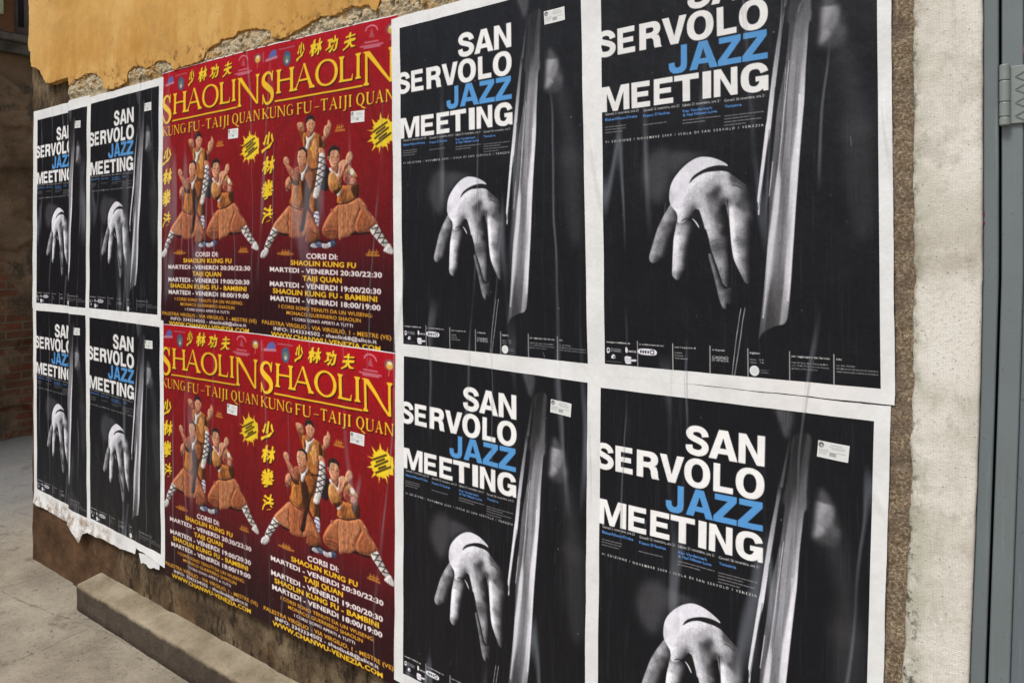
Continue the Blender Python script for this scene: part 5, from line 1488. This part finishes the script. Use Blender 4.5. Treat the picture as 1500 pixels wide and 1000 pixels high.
bm = bmesh.new()
for z0 in (1.902, 1.926, 1.950, 1.973):                     # embossed chevrons
    for s in (-1, 1):
        b = box_bm(-0.0075, 0.0075, -0.0009, 0.0012, -0.0017, 0.0017, 0.0006, 1)
        for v in b.verts:
            v.co.z += s * 0.55 * (v.co.x)
            v.co += Vector((HX + 0.0235, -0.0046, z0 + s * 0.0045))
        me_ = bpy.data.meshes.new('tmp'); b.to_mesh(me_); b.free(); bm.from_mesh(me_); bpy.data.meshes.remove(me_)
from_bm('plate_chevrons', bm, mat_plain('chevron_grime', '6a6f70', 0.6), hinge)
M_PINK = mat_plain('red_paint', 'b8564e', 0.6)
M_PURPLE = mat_plain('purple_paint', '6d2c46', 0.6)
def blot(cx, cz, y, r, mat, name, seed, sx=1.0):
    rr = random.Random(seed)
    bm = bmesh.new()
    a = [bm.verts.new((cx + sx * r * math.cos(t) * q, y, cz + r * math.sin(t) * q)) for t, q in ((2 * math.pi * i / 14, rr.uniform(.5, 1.15)) for i in range(14))]
    b = [bm.verts.new((v.co.x, y + 0.003, v.co.z)) for v in a]
    bm.faces.new(a[::-1]); bm.faces.new(b)
    for i in range(14):
        bm.faces.new((a[i], a[(i + 1) % 14], b[(i + 1) % 14], b[i]))
    bmesh.ops.recalc_face_normals(bm, faces=bm.faces)
    from_bm(name, bm, mat, door)
blot(-0.0905, 2.022, -0.0004 + 0.0048, 0.010, M_PINK, 'paint_mark', 1, .6)
blot(-0.0845, 2.012, -0.0004 + 0.0048, 0.009, M_PINK, 'paint_mark', 2, .5)
blot(-0.1495, 1.727, -0.0036, 0.007, M_PURPLE, 'paint_mark', 3, .35)
blot(-0.1490, 1.709, -0.0036, 0.006, M_PURPLE, 'paint_mark', 4, .4)

# ------------------------------------------------------------------ posters
def resample(a, nx, nz, pr):
    h, w = a.shape[:2]
    if w > nx * 1.2:
        s = 0.36 * w / nx
        a = np.stack([pr.blur(np.pad(a[:, :, c], 4, mode='edge'), s)[4:-4, 4:-4] for c in range(3)], 2)
    x = np.clip(np.linspace(0, 1, nx) * w - .5, 0, w - 1.001)
    y = np.clip(np.linspace(0, 1, nz) * h - .5, 0, h - 1.001)
    xi, yi = x.astype(int), y.astype(int)
    fx, fy = (x - xi)[None, :, None], (y - yi)[:, None, None]
    g = lambda j, i: a[j][:, i]
    return (g(yi, xi) * (1 - fx) + g(yi, xi + 1) * fx) * (1 - fy) + (g(yi + 1, xi) * (1 - fx) + g(yi + 1, xi + 1) * fx) * fy

def to_lin(a):
    return np.where(a <= 0.04045, a / 12.92, ((a + 0.055) / 1.055) ** 2.4)

def relief(x, z):
    """gentle buckles of the pasted paper, shared by all layers so none cuts through another"""
    return (0.0011 * np.sin(x * 29 + 1.2 * np.sin(z * 2.1)) + 0.0007 * np.sin(x * 71 + 0.9 * np.sin(z * 3.3 + 1)) + 0.0007 * np.sin(z * 23 + x * 8)
            + 0.0005 * np.sin(x * 47 - z * 31)) * 0.8

class Sheet:
    def __init__(self, quad, layer, wrap=None, curl=0.0, seed=0):
        self.q = [np.array(p) for p in quad]
        self.base = 0.0005 * layer
        self.wrap, self.curl, self.seed = wrap, curl, seed
    def at(self, s, t, lift=0.0):
        """poster coordinates to world; y grows into the wall"""
        a, b, c, d = self.q
        z = (1 - t) * ((1 - s) * a[1] + s * b[1]) + t * ((1 - s) * d[1] + s * c[1])
        x = (1 - t) * ((1 - s) * a[0] + s * b[0]) + t * ((1 - s) * d[0] + s * c[0])
        y = -(self.base + lift) + np.zeros_like(x)
        if self.wrap:
            W = self.wrap
            xr = (1 - t) * b[0] + t * c[0]
            p = (1 - s) * W
            L1 = xr - EDGE + 0.003 * np.sin(z * 9)
            x = np.where(p <= L1, xr - p, np.where(p <= L1 + REC, xr - L1, xr - p + REC))
            y = y + np.clip(p - L1, 0, REC)
        y = y - relief(x, z)
        if self.curl:
            k = np.clip((t - 0.985) / 0.08, 0, 1.2)
            y = y - self.curl * k * k * (0.7 + 0.5 * np.sin(x * 13 + self.seed))
        return np.stack([x, y, z], -1)

def sheet_mesh(name, sh, s, t, mat, root, col=None, lift=0.0):
    S, T = np.meshgrid(s, t)
    if callable(lift):
        lift = lift(S, T)
    P = sh.at(S, T, lift)
    # rows run down, columns to the right: front faces the street
    o = make(name, P.reshape(-1, 3), grid_faces(len(s), len(t)), mat, root, True)
    if col is not None:
        at = o.data.color_attributes.new('print', 'FLOAT_COLOR', 'POINT')
        c = np.ones((len(t) * len(s), 4), np.float32)
        c[:, :3] = to_lin(col).reshape(-1, 3)
        at.data.foreach_set('color', c.ravel())
    return o

def paper_mesh(name, sh, mL, mR, mT, mB, root, mat, torn=None, nx=70, nz=110):
    if torn:
        nx = 160
    s = np.linspace(-mL, 1 + mR, nx)
    t = np.concatenate([np.linspace(-mT, 1.0, nz - 12, endpoint=False), np.linspace(1.0, 1 + mB, 12)])
    S, T = np.meshgrid(s, t)
    rg = np.random.default_rng(sh.seed + 5)
    # uneven trimmed edges, torn lower edge where asked for
    sm = lambda k, a: np.convolve(rg.normal(0, a, k + 8), np.ones(9) / 3, 'valid')
    S[:, 0] += sm(nz, .0007); S[:, -1] += sm(nz, .0006)
    T[0, :] += sm(nx, .0006)
    if torn:
        tear = np.array([noise.fractal((a * 6, sh.seed * 3.1, 0), 1.0, 2.0, 4) for a in s])
        f = np.clip((T - 1.0) / max(mB, 1e-6), 0, 1)
        T = np.where(T > 1.0, 1.0 + f * (np.interp(s, [a for a, b in torn], [b for a, b in torn]) + .006 * tear)[None, :], T)
    else:
        T[-1, :] += sm(nx, .0005)
    P = sh.at(S, T)
    return make(name, P.reshape(-1, 3), grid_faces(nx, nz), mat, root, True)

M_PAPER = mat_paper()
M_JAZZ = mat_print('black_poster_print', 0.44, 0.26)
M_RED = mat_print('red_poster_print', 0.55, 0.18)
M_STAMP = Mat('tax_stamp_paper', 0.6, 0.3)
M_STAMP = M_STAMP.done(M_STAMP.n('Attribute', attribute_name='print').outputs['Color'])
jazz = paint_jazz()
shao = paint_shaolin()
stamp = paint_stamp()
tool = Print(4, 4, (0, 0, 0))

def add_stamp(sh, root, cs, ct, ws, wt, rot=0.0, nx=60, nz=30):
    a = resample(stamp, nx, nz, tool)
    s = np.linspace(-.5, .5, nx); t = np.linspace(-.5, .5, nz)
    S, T = np.meshgrid(s, t)
    k = wt / ws
    P = sh.at(cs + S * ws - T * rot * ws * .5, ct + T * wt + S * rot * wt * 1.2, 0.00045)
    o = make('tax_stamp', P.reshape(-1, 3), grid_faces(nx, nz), M_STAMP, root, True)
    at = o.data.color_attributes.new('print', 'FLOAT_COLOR', 'POINT')
    c = np.ones((nx * nz, 4), np.float32)
    c[:, :3] = to_lin(a).reshape(-1, 3)
    at.data.foreach_set('color', c.ravel())

def worn(col, seed, tint):
    """wear of one sheet: slight fading, rubbed spots, scratches down to the paper"""
    r = random.Random(seed * 17 + 3)
    pr = Print(col.shape[1], col.shape[0], (0, 0, 0))
    f = 0.93 + 0.10 * r.random()
    pr.a = np.clip(col * f + 0.006 * r.random(), 0, 1)
    for i in range(r.randint(5, 9)):
        x, y = r.random(), r.random()
        L, an = r.uniform(.004, .03), r.uniform(-.5, .5)
        pr.stroke([(x, y), (x + an * L, y + L * .5), (x + an * L * 1.6, y + L)], r.uniform(.0012, .0026), tint, .5, r.uniform(.25, .7))
    for i in range(r.randint(14, 26)):
        x, y, q = r.random(), r.random(), r.uniform(.0012, .0036)
        pr.poly([(x + q * math.cos(t) * r.uniform(.5, 1.3), y + q * .66 * math.sin(t) * r.uniform(.5, 1.3)) for t in np.linspace(0, 5.4, 7)], tint, .4, r.uniform(.2, .75))
    return pr.a

JG, SG = 'black jazz concert posters pasted in two rows', 'red kung fu posters pasted in two rows'
JAZZ_SHEETS = [
 # quad of the printed panel, layer, grid, margins l r t b, stamp, label, wrap, curl, ragged
 ([(-.963, 2.332), (-.332, 2.343), (-.324, 1.383), (-.952, 1.371)], 8.3, (560, 850), (.055, .040, .030, .031), (.874, .075, .02), 'largest black jazz poster in the upper row, next to the stone jamb', None, 0, 0),
 ([(-.964, 1.310), (-.336, 1.317), (-.360, .356), (-.975, .350)], 8, (560, 850), (.060, .047, .034, .034), (.879, .075, .03), 'largest black jazz poster in the lower row, next to the stone jamb', None, 0, 0),
 ([(-1.669, 2.322), (-1.023, 2.334), (-1.002, 1.366), (-1.654, 1.362)], 6, (440, 680), (.058, .050, .036, .026), (.873, .074, .02), 'upper row black jazz poster between the red posters and the largest jazz poster', None, 0, 0),
 ([(-1.651, 1.325), (-1.002, 1.318), (-1.004, .355), (-1.655, .362)], 7, (440, 680), (.058, .050, .030, .034), (.877, .078, .05), 'lower row black jazz poster between the red posters and the largest jazz poster', None, 0, 0),
 ([(-3.699, 2.309), (-3.086, 2.318), (-3.101, 1.363), (-3.716, 1.358)], 4, (240, 430), (.050, .050, .034, .030), (.855, .080, .0), 'unfolded black jazz poster in the upper row, directly left of the red posters', None, 0, 0),
 ([(-3.712, 1.315), (-3.082, 1.313), (-3.069, .370), (-3.699, .381)], 5, (240, 430), (.050, .050, .030, .055), (.860, .085, .0), 'unfolded black jazz poster directly left of the red posters, its lower edge torn', None, .004, [(-.05, .075), (.2, .070), (.45, .072), (.655, .064), (.665, .058), (.675, .030), (1.05, .048)]),
 ([(-4.361, 2.296), (-3.740, 2.302), (-3.754, 1.356), (-4.375, 1.349)], 2, (260, 430), (.075, .045, .052, .030), (.855, .080, .0), 'upper one of two narrow folded black jazz posters at the alley corner', .625, 0, 0),
 ([(-4.375, 1.309), (-3.754, 1.321), (-3.740, .372), (-4.351, .385)], 3, (260, 430), (.060, .045, .030, .050), (.855, .085, .0), 'lower one of two narrow folded black jazz posters at the alley corner', .625, .006, [(-.06, .085), (.3, .085), (.5, .096), (.66, .09), (.70, .082), (.90, .135), (.915, .128), (.96, .078), (1.05, .056)]),
]
for n_, (quad, layer, g, mg, st, label, wrap, curl, rag) in enumerate(JAZZ_SHEETS):
    sh = Sheet(quad, layer, wrap, curl, n_)
    c = sh.at(np.array(.5), np.array(1.0))
    root = empty('jazz_poster', tuple(c), label, 'poster', JG)
    paper_mesh('paper', sh, *mg, root, M_PAPER, rag)
    col = worn(resample(jazz, *g, tool), n_, (.62, .62, .64))
    sheet_mesh('printed_panel', sh, np.linspace(0, 1, g[0]), np.linspace(0, 1, g[1]), M_JAZZ, root, col, 0.00022)
    add_stamp(sh, root, st[0], st[1], .098, .036, st[2] + .06 * math.sin(n_ * 2.3))

SHAO_SHEETS = [
 ([(-3.063, 2.365), (-2.368, 2.372), (-2.383, 1.330), (-3.073, 1.322)], 2, (240, 560), 'upper row red kung fu poster next to the small jazz posters'),
 ([(-3.073, 1.326), (-2.383, 1.334), (-2.371, .306), (-3.045, .294)], 3, (240, 560), 'lower row red kung fu poster next to the small jazz posters'),
 ([(-2.373, 2.371), (-1.678, 2.365), (-1.684, 1.324), (-2.383, 1.331)], 4, (340, 600), 'upper row red kung fu poster next to the larger jazz posters'),
 ([(-2.383, 1.334), (-1.684, 1.328), (-1.672, .312), (-2.371, .306)], 5, (340, 600), 'lower row red kung fu poster next to the larger jazz posters'),
]
for n_, (quad, layer, g, label) in enumerate(SHAO_SHEETS):
    sh = Sheet(quad, layer, None, 0.004 if n_ in (1, 3) else 0, n_ + 20)
    c = sh.at(np.array(.5), np.array(1.0))
    root = empty('kung_fu_poster', tuple(c), label, 'poster', SG)
    paper_mesh('paper', sh, -.0015, -.0015, .0030, -.0010, root, M_PAPER)
    col = worn(resample(shao, *g, tool), n_ + 40, (.72, .55, .52))
    sheet_mesh('printed_sheet', sh, np.linspace(0, 1, g[0]), np.linspace(0, 1, g[1]), M_RED, root, col, 0.00022)
    add_stamp(sh, root, .741, .2835, .094, .035, .02 + .02 * (n_ % 2))

# grit, crumbs and litter swept against the step: nobody could count it
rnd = random.Random(77)
bm = bmesh.new()
for q in range(420):
    x = rnd.uniform(-6.2, -2.4)
    y = (-0.088 if x > -3.66 else 0.012) - abs(rnd.gauss(0, .22)) - .004
    if q % 3 == 0:
        y = (-0.088 if x > -3.66 else 0.012) - rnd.uniform(.002, .03)
    if x < -4.3:
        y = rnd.uniform(-1.2, .8)
    r = rnd.choice([.0015, .002, .002, .003, .003, .0045])
    g = bmesh.ops.create_icosphere(bm, subdivisions=1, radius=r)
    for v in g['verts']:
        k = .6 + .8 * rnd.random()
        v.co = Vector((x + v.co.x * k * 1.4, y + v.co.y * k, r * .35 + v.co.z * k * .6))
grit = from_bm('street_grit', bm, mat_plain('grit', '8a7f6c', 0.9))
tag(grit, 'scattered grit and crumbs on the paving along the wall and step', 'grit')
grit['kind'] = 'stuff'

# scraps of old white poster left on the wall
def scrap(quad, layer, label, seed):
    sh = Sheet(quad, layer, None, 0.0, seed)
    c = sh.at(np.array(.5), np.array(1.0))
    nx, nz = 24, 10
    S, T = np.meshgrid(np.linspace(0, 1, nx), np.linspace(0, 1, nz))
    tear = np.array([noise.fractal((a * 3, seed, 0), 1, 2, 3) for a in np.linspace(0, 1, nx)])
    T = T * (1 + .35 * tear[None, :])
    o = make('paper_scrap', sh.at(S, T).reshape(-1, 3) - np.array(c), grid_faces(nx, nz), M_PAPER, None, True)
    o.location = tuple(c)
    tag(o, label, 'paper scrap')
scrap([(-3.255, .330), (-3.078, .352), (-3.086, .300), (-3.236, .288)], 1, 'torn white paper scrap below the unfolded jazz poster, next to the red poster', 31)
